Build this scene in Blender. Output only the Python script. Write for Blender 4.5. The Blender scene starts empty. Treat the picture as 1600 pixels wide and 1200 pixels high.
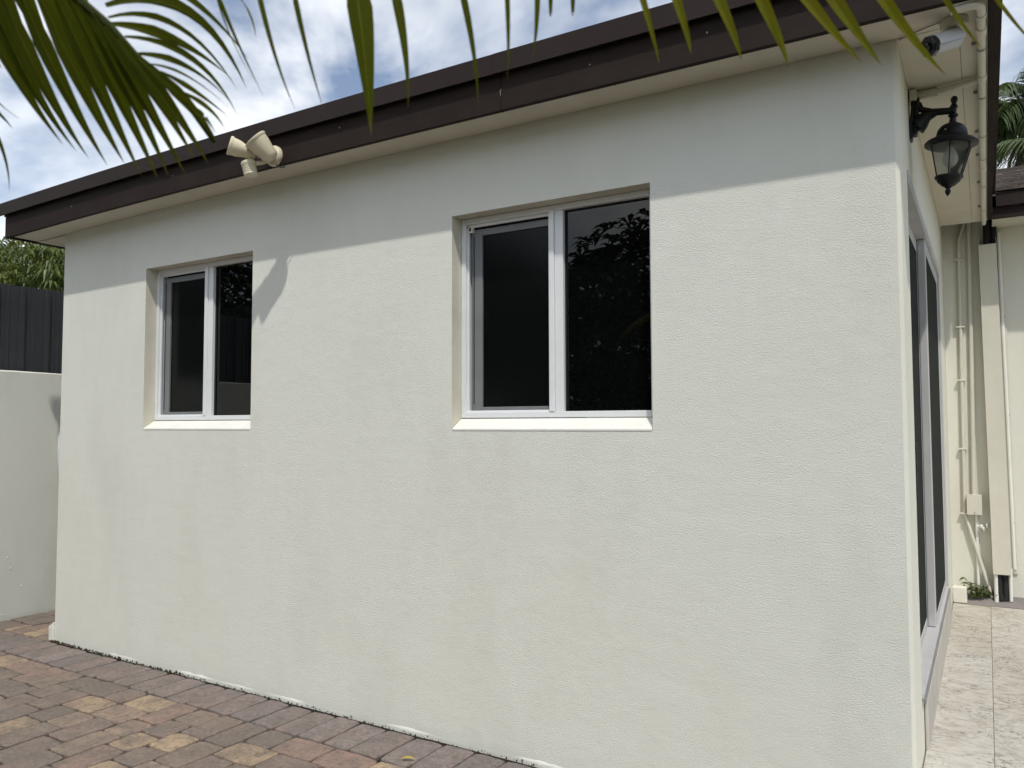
import bpy, bmesh, math, random
import numpy as np
from mathutils import Vector, Matrix

random.seed(7)
rng = np.random.default_rng(7)
scene = bpy.context.scene
col = scene.collection
rad = math.radians

# ------------------------------------------------------------------ camera
CAM = Vector((0.2239, -2.8787, 1.40))
YAW, PITCH, ROLL, F_PX = 0.54526, 0.05130, -0.00261, 1220.2
fwd = Vector((-math.sin(YAW) * math.cos(PITCH), math.cos(YAW) * math.cos(PITCH), math.sin(PITCH)))
right0 = Vector((math.cos(YAW), math.sin(YAW), 0))
up0 = right0.cross(fwd)
right = math.cos(ROLL) * right0 + math.sin(ROLL) * up0
up = -math.sin(ROLL) * right0 + math.cos(ROLL) * up0
cam_data = bpy.data.cameras.new('camera')
cam = bpy.data.objects.new('camera', cam_data)
col.objects.link(cam)
cam.matrix_world = Matrix((
    (right.x, up.x, -fwd.x, CAM.x),
    (right.y, up.y, -fwd.y, CAM.y),
    (right.z, up.z, -fwd.z, CAM.z),
    (0, 0, 0, 1)))
cam_data.sensor_width = 36
cam_data.lens = F_PX / 1600 * 36
cam_data.clip_start = 0.05
cam_data.clip_end = 2000
cam_data.dof.use_dof = True
cam_data.dof.focus_distance = 3.8
cam_data.dof.aperture_fstop = 7.2
scene.camera = cam


def in_view(p, m=80):
    d = Vector(p) - CAM
    z = d.dot(fwd)
    if z < 0.2:
        return False
    u = 800 + F_PX * d.dot(right) / z
    v = 600 - F_PX * d.dot(up) / z
    return -m < u < 1600 + m and -m < v < 1200 + m


# ------------------------------------------------------------------ sky, sun, exposure
SUN = Vector((0.75, -1.0, 2.05)).normalized()      # towards the sun
elev = math.asin(SUN.z)
world = bpy.data.worlds.new('World')
scene.world = world
world.use_nodes = True
nt = world.node_tree
nt.nodes.clear()
out = nt.nodes.new('ShaderNodeOutputWorld')
bg = nt.nodes.new('ShaderNodeBackground')
bg.inputs['Strength'].default_value = 0.11
sky = nt.nodes.new('ShaderNodeTexSky')
sky.sky_type = 'NISHITA'
sky.sun_disc = False
sky.sun_elevation = elev
sky.sun_rotation = math.atan2(SUN.x, SUN.y)
sky.air_density = 1.0
sky.dust_density = 1.2
sky.ozone_density = 1.5
# broken cloud cover, the same all round the sky
tc = nt.nodes.new('ShaderNodeTexCoord')
mp = nt.nodes.new('ShaderNodeMapping')
mp.inputs['Scale'].default_value = (1.0, 1.0, 1.9)
mp.inputs['Location'].default_value = (0.35, 0.1, 0.22)
n1 = nt.nodes.new('ShaderNodeTexNoise')
n1.inputs['Scale'].default_value = 2.1
n1.inputs['Detail'].default_value = 6
n1.inputs['Roughness'].default_value = 0.56
n1.inputs['Distortion'].default_value = 0.35
cr = nt.nodes.new('ShaderNodeValToRGB')
cr.color_ramp.elements[0].position = 0.42
cr.color_ramp.elements[0].color = (0.06, 0.06, 0.06, 1)
cr.color_ramp.elements[1].position = 0.62
cr.color_ramp.elements[1].color = (1, 1, 1, 1)
n2 = nt.nodes.new('ShaderNodeTexNoise')
n2.inputs['Scale'].default_value = 3.6
n2.inputs['Detail'].default_value = 3
cr2 = nt.nodes.new('ShaderNodeValToRGB')
cr2.color_ramp.elements[0].position = 0.32
cr2.color_ramp.elements[0].color = (7.6, 7.9, 8.3, 1)
cr2.color_ramp.elements[1].position = 0.68
cr2.color_ramp.elements[1].color = (13.2, 13.2, 13.1, 1)
mix = nt.nodes.new('ShaderNodeMixRGB')
lk = nt.links.new
lk(tc.outputs['Generated'], mp.inputs['Vector'])
lk(mp.outputs['Vector'], n1.inputs['Vector'])
lk(mp.outputs['Vector'], n2.inputs['Vector'])
lk(n1.outputs['Fac'], cr.inputs['Fac'])
lk(n2.outputs['Fac'], cr2.inputs['Fac'])
lk(cr.outputs['Color'], mix.inputs['Fac'])
lk(sky.outputs['Color'], mix.inputs['Color1'])
lk(cr2.outputs['Color'], mix.inputs['Color2'])
lk(mix.outputs['Color'], bg.inputs['Color'])
lk(bg.outputs['Background'], out.inputs['Surface'])

sun_data = bpy.data.lights.new('sun', 'SUN')
sun_data.energy = 2.3
sun_data.angle = rad(1.1)
sun_data.color = (1.0, 0.955, 0.88)
sun = bpy.data.objects.new('sun', sun_data)
col.objects.link(sun)
sun.location = SUN * 30
sun.rotation_euler = (-SUN).to_track_quat('-Z', 'Y').to_euler()

scene.view_settings.view_transform = 'Standard'
scene.view_settings.look = 'None'
scene.view_settings.gamma = 1.0
scene.view_settings.exposure = 0.26
world.cycles.sampling_method = 'MANUAL'
world.cycles.sample_map_resolution = 512
scene.cycles.max_bounces = 6
scene.cycles.use_adaptive_sampling = True
scene.cycles.adaptive_threshold = 0.02
scene.cycles.adaptive_min_samples = 14
scene.cycles.caustics_reflective = False
scene.cycles.caustics_refractive = False
scene.cycles.use_light_tree = False
scene.cycles.diffuse_bounces = 4
scene.cycles.glossy_bounces = 3
scene.cycles.transmission_bounces = 3
scene.cycles.transparent_max_bounces = 8


# ------------------------------------------------------------------ helpers
class MB:
    """collects faces for one mesh"""

    def __init__(self):
        self.v, self.f, self.m = [], [], []

    def add(self, verts, faces, mi=0):
        b = len(self.v)
        self.v += [tuple(p) for p in verts]
        self.f += [tuple(i + b for i in f) for f in faces]
        self.m += [mi] * len(faces)
        return self

    def box(self, x0, x1, y0, y1, z0, z1, M=None, mi=0):
        vs = [(x0, y0, z0), (x1, y0, z0), (x1, y1, z0), (x0, y1, z0), (x0, y0, z1), (x1, y0, z1), (x1, y1, z1), (x0, y1, z1)]
        if M is not None:
            vs = [M @ Vector(p) for p in vs]
        return self.add(vs, [(3, 2, 1, 0), (4, 5, 6, 7), (0, 1, 5, 4), (1, 2, 6, 5), (2, 3, 7, 6), (3, 0, 4, 7)], mi)

    def tube(self, pts, r, n=12, caps=True, mi=0):
        pts = [Vector(p) for p in pts]
        rs = r if isinstance(r, (list, tuple)) else [r] * len(pts)
        vs, fs = [], []
        ref = None
        for i, p in enumerate(pts):
            t = (pts[min(i + 1, len(pts) - 1)] - pts[max(i - 1, 0)]).normalized()
            if ref is None:
                ref = t.orthogonal().normalized()
            ref = (ref - t * ref.dot(t)).normalized()
            b = t.cross(ref)
            for k in range(n):
                a = 2 * math.pi * k / n
                vs.append(p + (ref * math.cos(a) + b * math.sin(a)) * rs[i])
        for i in range(len(pts) - 1):
            for k in range(n):
                k2 = (k + 1) % n
                fs.append((i * n + k, i * n + k2, (i + 1) * n + k2, (i + 1) * n + k))
        if caps:
            fs.append(tuple(range(n - 1, -1, -1)))
            e = (len(pts) - 1) * n
            fs.append(tuple(range(e, e + n)))
        return self.add(vs, fs, mi)

    def lathe(self, prof, M=None, n=20, mi=0, a0=0.0):
        """prof: (radius, z) from bottom to top"""
        vs, fs = [], []
        for r, z in prof:
            for k in range(n):
                a = a0 + 2 * math.pi * k / n
                p = Vector((r * math.cos(a), r * math.sin(a), z))
                vs.append(M @ p if M is not None else p)
        for i in range(len(prof) - 1):
            for k in range(n):
                k2 = (k + 1) % n
                fs.append((i * n + k, i * n + k2, (i + 1) * n + k2, (i + 1) * n + k))
        fs.append(tuple(range(n - 1, -1, -1)))
        e = (len(prof) - 1) * n
        fs.append(tuple(range(e, e + n)))
        return self.add(vs, fs, mi)

    def mesh(self, name, mats, smooth=False):
        me = bpy.data.meshes.new(name)
        me.from_pydata(self.v, [], self.f)
        for m in (mats if isinstance(mats, (list, tuple)) else [mats]):
            me.materials.append(m)
        if len(set(self.m)) > 1:
            me.polygons.foreach_set('material_index', self.m)
        if smooth:
            me.polygons.foreach_set('use_smooth', [True] * len(me.polygons))
        me.update()
        return me

    def build(self, name, mats, parent=None, smooth=False, bevel=0, seg=2):
        o = bpy.data.objects.new(name, self.mesh(name, mats, smooth))
        return link(o, parent, bevel, seg, smooth)


def link(o, parent=None, bevel=0, seg=2, smooth=False):
    col.objects.link(o)
    if parent is not None:
        o.parent = parent
        o.matrix_parent_inverse = parent_world(parent).inverted()
    if bevel:
        b = o.modifiers.new('bevel', 'BEVEL')
        b.width = bevel
        b.segments = seg
        b.limit_method = 'ANGLE'
        b.angle_limit = rad(40)
    if smooth:
        o.data.polygons.foreach_set('use_smooth', [True] * len(o.data.polygons))
        try:
            o.data.set_sharp_from_angle(angle=rad(42))
        except Exception:
            pass
    return o


def parent_world(p):
    m = Matrix.LocRotScale(p.location, p.rotation_euler, p.scale)
    if p.parent is not None:
        return parent_world(p.parent) @ p.matrix_parent_inverse @ m
    return m


def tag(o, label, cat=None, group=None, kind=None):
    if label:
        o['label'] = label
    if cat:
        o['category'] = cat
    if group:
        o['group'] = group
    if kind:
        o['kind'] = kind
    return o


def thing(name, loc, label, cat, group=None):
    o = bpy.data.objects.new(name, None)
    o.empty_display_size = 0.1
    o.location = loc
    col.objects.link(o)
    return tag(o, label, cat, group)


def frame_to(p, axis, roll_ref=(0, 0, 1)):
    """matrix whose z axis points along axis, origin p"""
    z = Vector(axis).normalized()
    r = Vector(roll_ref)
    if abs(z.dot(r.normalized())) > 0.97:
        r = Vector((1, 0, 0))
    x = r.cross(z).normalized()
    y = z.cross(x)
    return Matrix(((x.x, y.x, z.x, p[0]), (x.y, y.y, z.y, p[1]), (x.z, y.z, z.z, p[2]), (0, 0, 0, 1)))


# ------------------------------------------------------------------ materials
class NM:
    def __init__(self, name):
        self.m = bpy.data.materials.new(name)
        self.m.use_nodes = True
        self.t = self.m.node_tree
        self.b = self.t.nodes['Principled BSDF']
        self.o = self.t.nodes['Material Output']

    def n(self, typ, **kw):
        nd = self.t.nodes.new(typ)
        for k, v in kw.items():
            if k in nd.inputs:
                nd.inputs[k].default_value = v
            else:
                setattr(nd, k, v)
        return nd

    def l(self, a, b):
        self.t.links.new(a, b)

    def coord(self, scale=(1, 1, 1), which='Object', loc=(0, 0, 0), rot=(0, 0, 0)):
        tcn = self.n('ShaderNodeTexCoord')
        m = self.n('ShaderNodeMapping')
        m.inputs['Scale'].default_value = scale
        m.inputs['Location'].default_value = loc
        m.inputs['Rotation'].default_value = rot
        self.l(tcn.outputs[which], m.inputs['Vector'])
        return m.outputs['Vector']

    def noise(self, vec, scale, detail=4, rough=0.55, dist=0.0):
        nd = self.n('ShaderNodeTexNoise')
        nd.inputs['Scale'].default_value = scale
        nd.inputs['Detail'].default_value = detail
        nd.inputs['Roughness'].default_value = rough
        nd.inputs['Distortion'].default_value = dist
        if vec is not None:
            self.l(vec, nd.inputs['Vector'])
        return nd.outputs['Fac']

    def ramp(self, fac, stops, interp='LINEAR'):
        nd = self.n('ShaderNodeValToRGB')
        nd.color_ramp.interpolation = interp
        el = nd.color_ramp.elements
        while len(el) < len(stops):
            el.new(0.5)
        for e, (p, c) in zip(el, stops):
            e.position = p
            e.color = (*c, 1) if len(c) == 3 else c
        self.l(fac, nd.inputs['Fac'])
        return nd.outputs['Color']

    def mix(self, fac, a, b, mode='MIX'):
        nd = self.n('ShaderNodeMixRGB')
        nd.blend_type = mode
        for key, v in (('Fac', fac), ('Color1', a), ('Color2', b)):
            if hasattr(v, 'links'):
                self.l(v, nd.inputs[key])
            elif isinstance(v, (int, float)):
                nd.inputs[key].default_value = v
            else:
                nd.inputs[key].default_value = (*v, 1)
        return nd.outputs['Color']

    def math(self, op, a, b=0.0):
        nd = self.n('ShaderNodeMath')
        nd.operation = op
        for i, v in enumerate((a, b)):
            if hasattr(v, 'links'):
                self.l(v, nd.inputs[i])
            else:
                nd.inputs[i].default_value = v
        return nd.outputs[0]

    def bump(self, h, strength=0.3, dist=0.01, prev=None):
        nd = self.n('ShaderNodeBump')
        nd.inputs['Strength'].default_value = strength
        nd.inputs['Distance'].default_value = dist
        self.l(h, nd.inputs['Height'])
        if prev is not None:
            self.l(prev, nd.inputs['Normal'])
        self.l(nd.outputs['Normal'], self.b.inputs['Normal'])
        return nd.outputs['Normal']

    def color(self, c):
        if hasattr(c, 'links'):
            self.l(c, self.b.inputs['Base Color'])
        else:
            self.b.inputs['Base Color'].default_value = (*c, 1)
        return self

    def set(self, **kw):
        for k, v in kw.items():
            self.b.inputs[k.replace('_', ' ')].default_value = v
        return self


def stucco(name, c1, c2, stain, grain=1.0):
    a = NM(name)
    v = a.coord()
    big = a.noise(v, 0.9, 3, 0.6)
    base = a.mix(a.ramp(big, [(0.35, (0, 0, 0)), (0.68, (1, 1, 1))]), c1, c2)
    mid = a.noise(a.coord((1.6, 1.6, 0.55), loc=(3, 1, 5)), 1.7, 5, 0.62)
    base = a.mix(a.ramp(mid, [(0.50, (0, 0, 0)), (0.78, (0.5, 0.5, 0.5))]), base, stain)
    streak = a.noise(a.coord((2.6, 2.6, 0.5), loc=(1.7, 0.4, 2.2)), 1.6, 6, 0.68, 0.8)
    base = a.mix(a.ramp(streak, [(0.54, (0, 0, 0)), (0.80, (0.17, 0.17, 0.17))]), base, (stain[0] * 0.9, stain[1] * 0.89, stain[2] * 0.84))
    pale = a.noise(a.coord(loc=(9, 2, 4)), 2.6, 5, 0.65)
    base = a.mix(a.ramp(pale, [(0.60, (0, 0, 0)), (0.74, (0.4, 0.4, 0.4))]), base, (0.76, 0.75, 0.71))
    a.color(base).set(Roughness=0.92, Specular_IOR_Level=0.15)
    h1 = a.noise(a.coord((1, 1, 1.3)), 150, 3, 0.62, 0.2)
    patch = a.ramp(big, [(0.38, (0.35, 0.35, 0.35)), (0.66, (1, 1, 1))])
    hh = a.math('MULTIPLY', a.math('POWER', h1, 1.8), patch)
    h2 = a.noise(a.coord((1, 1, 1.4), loc=(7, 3, 1)), 9, 2, 0.5, 0.3)
    a.bump(a.math('ADD', hh, a.math('MULTIPLY', h2, 0.55)), 0.42 * grain, 0.008)
    return a.m


M = {}
M['stucco'] = stucco('stucco_cream', (0.69, 0.70, 0.625), (0.735, 0.745, 0.68), (0.60, 0.605, 0.54))
M['stucco_side'] = stucco('stucco_side', (0.70, 0.69, 0.60), (0.74, 0.73, 0.645), (0.62, 0.60, 0.50), 0.45)
M['stucco_boundary'] = stucco('stucco_boundary', (0.62, 0.63, 0.57), (0.68, 0.685, 0.625), (0.50, 0.51, 0.46), 0.6)


def painted(name, c, c2, rough=0.5, bump=0.12, scale=30, spec=0.4):
    a = NM(name)
    v = a.coord()
    n = a.noise(v, 5, 6, 0.65)
    a.color(a.mix(a.ramp(n, [(0.3, (0, 0, 0)), (0.7, (1, 1, 1))]), c, c2)).set(Roughness=rough, Specular_IOR_Level=spec)
    a.bump(a.noise(v, scale, 4, 0.6), bump, 0.004)
    return a.m


M['reveal'] = painted('reveal_plaster', (0.66, 0.64, 0.54), (0.56, 0.54, 0.44), 0.85, 0.25, 25, 0.2)
M['sill'] = painted('sill_white', (0.80, 0.80, 0.75), (0.72, 0.72, 0.66), 0.6, 0.1, 25)
M['fascia'] = painted('brown_paint', (0.024, 0.0175, 0.0155), (0.031, 0.023, 0.020), 0.7, 0.15, 40, 0.08)
M['drip'] = painted('brown_metal', (0.026, 0.0195, 0.0175), (0.032, 0.024, 0.0215), 0.6, 0.06, 12, 0.1)
M['soffit'] = painted('soffit_paint', (0.62, 0.585, 0.49), (0.56, 0.525, 0.43), 0.75, 0.18, 18, 0.25)
M['white_vinyl'] = painted('white_vinyl', (0.76, 0.78, 0.78), (0.71, 0.73, 0.74), 0.38, 0.03, 20)
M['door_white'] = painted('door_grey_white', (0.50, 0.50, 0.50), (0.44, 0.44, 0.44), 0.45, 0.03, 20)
M['grey_alu'] = painted('grey_aluminium', (0.21, 0.22, 0.225), (0.17, 0.18, 0.185), 0.4, 0.04, 20)
M['rubber'] = painted('dark_gasket', (0.02, 0.02, 0.02), (0.03, 0.03, 0.03), 0.7, 0.05)
M['pvc'] = painted('cream_pvc', (0.67, 0.645, 0.555), (0.61, 0.585, 0.49), 0.5, 0.06, 20)
M['strap'] = painted('metal_strap', (0.34, 0.32, 0.28), (0.22, 0.20, 0.17), 0.5, 0.1)
M['black_iron'] = painted('black_iron', (0.007, 0.0075, 0.009), (0.013, 0.0135, 0.015), 0.45, 0.2, 60, 0.25)
M['cam_white'] = painted('camera_white', (0.52, 0.53, 0.54), (0.46, 0.47, 0.48), 0.4, 0.02)
M['cam_black'] = painted('camera_black', (0.006, 0.006, 0.007), (0.01, 0.01, 0.011), 0.25, 0.02)
M['aged_plastic'] = painted('aged_plastic', (0.68, 0.63, 0.48), (0.56, 0.50, 0.35), 0.45, 0.08, 25)
M['pale_plastic'] = painted('pale_plastic', (0.62, 0.61, 0.62), (0.55, 0.54, 0.56), 0.35, 0.03, 25)
M['concrete'] = painted('concrete', (0.26, 0.235, 0.22), (0.18, 0.165, 0.155), 0.9, 0.5, 60, 0.2)
M['curb'] = painted('curb_stone', (0.54, 0.51, 0.46), (0.44, 0.41, 0.365), 0.7, 0.4, 35, 0.25)
M['grout'] = painted('tile_grout', (0.46, 0.43, 0.38), (0.38, 0.35, 0.31), 0.9, 0.3, 40, 0.15)
M['moss'] = painted('joint_moss', (0.035, 0.032, 0.024), (0.065, 0.056, 0.042), 0.95, 0.5, 90, 0.05)
M['white_block'] = painted('white_block', (0.72, 0.70, 0.62), (0.62, 0.60, 0.52), 0.85, 0.4, 40, 0.2)
M['bag'] = painted('white_bag', (0.72, 0.74, 0.80), (0.60, 0.62, 0.70), 0.35, 0.3, 15)
M['dark_foam'] = painted('dark_insulation', (0.012, 0.012, 0.013), (0.02, 0.02, 0.02), 0.8, 0.3)
M['sand'] = painted('joint_sand', (0.034, 0.029, 0.025), (0.020, 0.017, 0.015), 0.95, 0.6, 150, 0.1)
M['fence'] = painted('fence_metal', (0.028, 0.031, 0.034), (0.035, 0.038, 0.042), 0.5, 0.05, 8)
M['bark'] = painted('bark', (0.10, 0.075, 0.05), (0.055, 0.042, 0.03), 0.9, 0.7, 18, 0.1)
M['palm_bark'] = painted('palm_bark', (0.16, 0.14, 0.11), (0.09, 0.08, 0.06), 0.9, 0.7, 14, 0.1)
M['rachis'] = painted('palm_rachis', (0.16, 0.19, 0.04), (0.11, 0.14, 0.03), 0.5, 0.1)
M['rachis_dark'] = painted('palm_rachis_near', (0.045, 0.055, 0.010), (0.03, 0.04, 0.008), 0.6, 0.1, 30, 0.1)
M['room'] = painted('dark_room', (0.03, 0.03, 0.03), (0.04, 0.04, 0.04), 0.9, 0.05)


def glass_dark(name, base, rough, spec=0.5):
    a = NM(name)
    a.color(base).set(Roughness=rough, Specular_IOR_Level=spec, IOR=1.48)
    a.bump(a.noise(a.coord(), 1.3, 2, 0.4), 0.02, 0.01)
    return a.m


M['glass'] = glass_dark('tinted_glass', (0.0025, 0.003, 0.003), 0.01)
M['screen_glass'] = glass_dark('glass_behind_screen', (0.0035, 0.0045, 0.0042), 0.16, 0.22)
M['door_glass'] = glass_dark('door_screen', (0.020, 0.024, 0.022), 0.75, 0.06)


def lantern_glass():
    a = NM('lantern_glass')
    tr = a.n('ShaderNodeBsdfTransparent')
    tr.inputs['Color'].default_value = (0.90, 0.92, 0.90, 1)
    gl = a.n('ShaderNodeBsdfGlossy')
    gl.inputs['Roughness'].default_value = 0.08
    fr = a.n('ShaderNodeFresnel')
    fr.inputs['IOR'].default_value = 1.5
    fo = a.n('ShaderNodeBsdfTranslucent')
    fo.inputs['Color'].default_value = (0.80, 0.82, 0.80, 1)
    m0 = a.n('ShaderNodeMixShader')
    m0.inputs[0].default_value = 0.30
    a.l(tr.outputs[0], m0.inputs[1])
    a.l(fo.outputs[0], m0.inputs[2])
    mx = a.n('ShaderNodeMixShader')
    a.l(fr.outputs[0], mx.inputs[0])
    a.l(m0.outputs[0], mx.inputs[1])
    a.l(gl.outputs[0], mx.inputs[2])
    a.l(mx.outputs[0], a.o.inputs['Surface'])
    return a.m


M['lantern_glass'] = lantern_glass()


def frosted():
    a = NM('bulb_glass')
    a.color((0.75, 0.74, 0.68)).set(Roughness=0.35)
    return a.m


M['bulb'] = frosted()


def paver_mat(name, palette, mott):
    a = NM(name)
    oi = a.n('ShaderNodeObjectInfo')
    rnd = oi.outputs['Random']
    base = oi.outputs['Color']
    # offset texture per paver
    tcn = a.n('ShaderNodeTexCoord')
    cmb = a.n('ShaderNodeCombineXYZ')
    a.l(a.math('MULTIPLY', rnd, 37.0), cmb.inputs[0])
    a.l(a.math('MULTIPLY', rnd, 91.0), cmb.inputs[1])
    va = a.n('ShaderNodeVectorMath')
    va.operation = 'ADD'
    a.l(tcn.outputs['Object'], va.inputs[0])
    a.l(cmb.outputs[0], va.inputs[1])
    v = va.outputs[0]
    blotch = a.ramp(a.noise(v, 9, 6, 0.68, 0.4), [(0.42, (0, 0, 0)), (0.62, (1, 1, 1))])
    base = a.mix(a.math('MULTIPLY', blotch, 0.75), base, mott)
    pink = a.ramp(a.noise(v, 5.0, 3, 0.5, 0.2), [(0.52, (0, 0, 0)), (0.72, (1, 1, 1))])
    base = a.mix(a.math('MULTIPLY', pink, 0.45), base, (0.24, 0.165, 0.135))
    grit = a.noise(v, 48, 4, 0.7)
    base = a.mix(a.ramp(grit, [(0.34, (0.55, 0.55, 0.55)), (0.48, (0, 0, 0))]), base, (0.075, 0.066, 0.06))
    base = a.mix(a.ramp(grit, [(0.58, (0, 0, 0)), (0.72, (0.42, 0.42, 0.42))]), base, (0.40, 0.355, 0.31))
    fine = a.noise(v, 170, 2, 0.7)
    a.color(base).set(Roughness=0.9, Specular_IOR_Level=0.2)
    b = a.bump(fine, 0.5, 0.004)
    a.bump(a.noise(v, 22, 4, 0.6), 0.35, 0.006, b)
    return a.m


M['paver'] = paver_mat('paver_field', [(0.205, 0.165, 0.142), (0.235, 0.185, 0.155), (0.33, 0.255, 0.18), (0.19, 0.16, 0.145), (0.28, 0.215, 0.165), (0.215, 0.168, 0.15),
                                       (0.26, 0.20, 0.16), (0.175, 0.15, 0.135), (0.27, 0.19, 0.16), (0.21, 0.165, 0.148), (0.40, 0.31, 0.20), (0.20, 0.165, 0.15)], (0.145, 0.122, 0.105))
M['paver_border'] = paver_mat('paver_border', [(0.205, 0.175, 0.16), (0.23, 0.195, 0.18), (0.185, 0.16, 0.148), (0.215, 0.178, 0.16)], (0.145, 0.125, 0.115))


def travertine():
    a = NM('travertine')
    oi = a.n('ShaderNodeObjectInfo')
    rnd = oi.outputs['Random']
    tcn = a.n('ShaderNodeTexCoord')
    cmb = a.n('ShaderNodeCombineXYZ')
    a.l(a.math('MULTIPLY', rnd, 31.0), cmb.inputs[0])
    a.l(a.math('MULTIPLY', rnd, 17.0), cmb.inputs[1])
    va = a.n('ShaderNodeVectorMath')
    va.operation = 'ADD'
    a.l(tcn.outputs['Object'], va.inputs[0])
    a.l(cmb.outputs[0], va.inputs[1])
    mpn = a.n('ShaderNodeMapping')
    mpn.inputs['Scale'].default_value = (4.0, 6.5, 3)
    a.l(va.outputs[0], mpn.inputs['Vector'])
    v = mpn.outputs['Vector']
    vein = a.noise(v, 2.4, 6, 0.68, 1.6)
    base = a.ramp(vein, [(0.30, (0.27, 0.245, 0.215)), (0.42, (0.43, 0.41, 0.37)), (0.52, (0.52, 0.505, 0.465)), (0.68, (0.57, 0.57, 0.545))])
    tint = a.ramp(rnd, [(0.0, (0.90, 0.86, 0.80)), (1.0, (1.0, 0.99, 0.97))])
    base = a.mix(1.0, base, tint, 'MULTIPLY')
    pit = a.noise(v, 14, 4, 0.65)
    pits = a.ramp(pit, [(0.33, (1, 1, 1)), (0.39, (0, 0, 0))])
    base = a.mix(a.math('MULTIPLY', pits, 0.75), base, (0.16, 0.12, 0.10))
    rust = a.ramp(a.noise(va.outputs[0], 3.0, 5, 0.65), [(0.60, (0, 0, 0)), (0.76, (1, 1, 1))])
    base = a.mix(a.math('MULTIPLY', rust, 0.65), base, (0.36, 0.27, 0.21))
    mold = a.noise(va.outputs[0], 60, 4, 0.7)
    zone = a.ramp(a.noise(va.outputs[0], 4.5, 3, 0.6), [(0.45, (0, 0, 0)), (0.62, (1, 1, 1))])
    spots = a.ramp(mold, [(0.40, (1, 1, 1)), (0.46, (0, 0, 0))])
    base = a.mix(a.math('MULTIPLY', a.math('MULTIPLY', spots, zone), 0.9), base, (0.10, 0.09, 0.085))
    a.color(base).set(Roughness=0.7, Specular_IOR_Level=0.2)
    b = a.bump(pit, 0.4, 0.006)
    a.bump(a.noise(v, 6, 3, 0.5), 0.2, 0.006, b)
    return a.m


M['travertine'] = travertine()


def leaf_mat(name, c1, c2, trans, tcol, rough=0.42, spec=0.4, blade=False):
    a = NM(name)
    geo = a.n('ShaderNodeNewGeometry')
    oi = a.n('ShaderNodeObjectInfo')
    f = a.math('FRACT', a.math('ADD', geo.outputs['Random Per Island'], oi.outputs['Random']))
    base = a.mix(f, c1, c2)
    brown = a.ramp(a.noise(a.coord(), 14, 3, 0.6), [(0.66, (0, 0, 0)), (0.78, (0.6, 0.6, 0.6))])
    base = a.mix(brown, base, (0.12, 0.08, 0.025))
    if blade:
        at_ = a.n('ShaderNodeAttribute')
        at_.attribute_name = 'blade'
        sp = a.n('ShaderNodeSeparateXYZ')
        a.l(at_.outputs['Vector'], sp.inputs[0])
        ac = a.math('ABSOLUTE', sp.outputs[0])
        ribs = a.math('SINE', a.math('MULTIPLY', ac, 26.0))
        base = a.mix(a.ramp(ribs, [(0.2, (0, 0, 0)), (0.9, (0.35, 0.35, 0.35))]), base, tuple(c * 1.9 for c in c2))
        base = a.mix(a.ramp(ac, [(0.0, (0.8, 0.8, 0.8)), (0.10, (0, 0, 0))]), base, (0.16, 0.17, 0.03))
        base = a.mix(a.ramp(sp.outputs[1], [(0.86, (0, 0, 0)), (0.97, (0.85, 0.85, 0.85))]), base, (0.16, 0.10, 0.035))
    a.color(base).set(Roughness=rough, Specular_IOR_Level=spec)
    tl = a.n('ShaderNodeBsdfTranslucent')
    a.l(a.mix(0.5, base, tcol), tl.inputs['Color'])
    mx = a.n('ShaderNodeMixShader')
    mx.inputs[0].default_value = trans
    a.l(a.b.outputs[0], mx.inputs[1])
    a.l(tl.outputs[0], mx.inputs[2])
    a.l(mx.outputs[0], a.o.inputs['Surface'])
    return a.m


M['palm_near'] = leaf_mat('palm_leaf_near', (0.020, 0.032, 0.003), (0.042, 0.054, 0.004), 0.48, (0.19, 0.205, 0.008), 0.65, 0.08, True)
M['palm_lit'] = leaf_mat('palm_leaf_lit', (0.09, 0.10, 0.008), (0.13, 0.13, 0.012), 0.5, (0.24, 0.22, 0.010), 0.6, 0.12, True)  # brighter copy of the near leaf, sunlit look put into its colour
M['palm_far'] = leaf_mat('palm_leaf_far', (0.050, 0.085, 0.030), (0.085, 0.115, 0.045), 0.25, (0.14, 0.18, 0.04), 0.35, 0.5)
M['mango'] = leaf_mat('mango_leaf', (0.040, 0.075, 0.014), (0.13, 0.16, 0.028), 0.28, (0.20, 0.24, 0.03), 0.35, 0.5)
M['tree_leaf'] = leaf_mat('tree_leaf', (0.03, 0.05, 0.012), (0.045, 0.07, 0.02), 0.1, (0.10, 0.13, 0.02), 0.6, 0.2)
M['weed'] = leaf_mat('weed_leaf', (0.06, 0.10, 0.02), (0.11, 0.13, 0.03), 0.25, (0.16, 0.20, 0.03))
M['yellow_leaf'] = leaf_mat('yellow_leaf', (0.55, 0.42, 0.04), (0.50, 0.40, 0.05), 0.2, (0.5, 0.4, 0.05))


def shingle():
    a = NM('shingles')
    v = a.coord()
    a.color(a.ramp(a.noise(v, 9, 5, 0.65), [(0.3, (0.045, 0.036, 0.032)), (0.55, (0.085, 0.068, 0.06)), (0.75, (0.13, 0.105, 0.09))])).set(Roughness=0.9)
    a.bump(a.noise(v, 60, 4, 0.7), 0.6, 0.01)
    return a.m


M['shingle'] = shingle()


def ground_mat():
    a = NM('ground_soil')
    v = a.coord()
    a.color(a.ramp(a.noise(v, 0.8, 8, 0.65), [(0.3, (0.06, 0.08, 0.03)), (0.7, (0.12, 0.11, 0.06))])).set(Roughness=0.95)
    a.bump(a.noise(v, 25, 5, 0.7), 0.6, 0.03)
    return a.m


M['soil'] = ground_mat()

# ------------------------------------------------------------------ measurements
XL = -5.0256            # left end of the front wall
ZS = 2.694              # underside of the eaves
YF = 3.2                # rear wing wall
ZD = 0.22               # stone terrace
W1 = (-4.1273, -3.1758)
W2 = (-1.8413, -0.8837)
ZW = (1.375, 2.3507)


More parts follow.
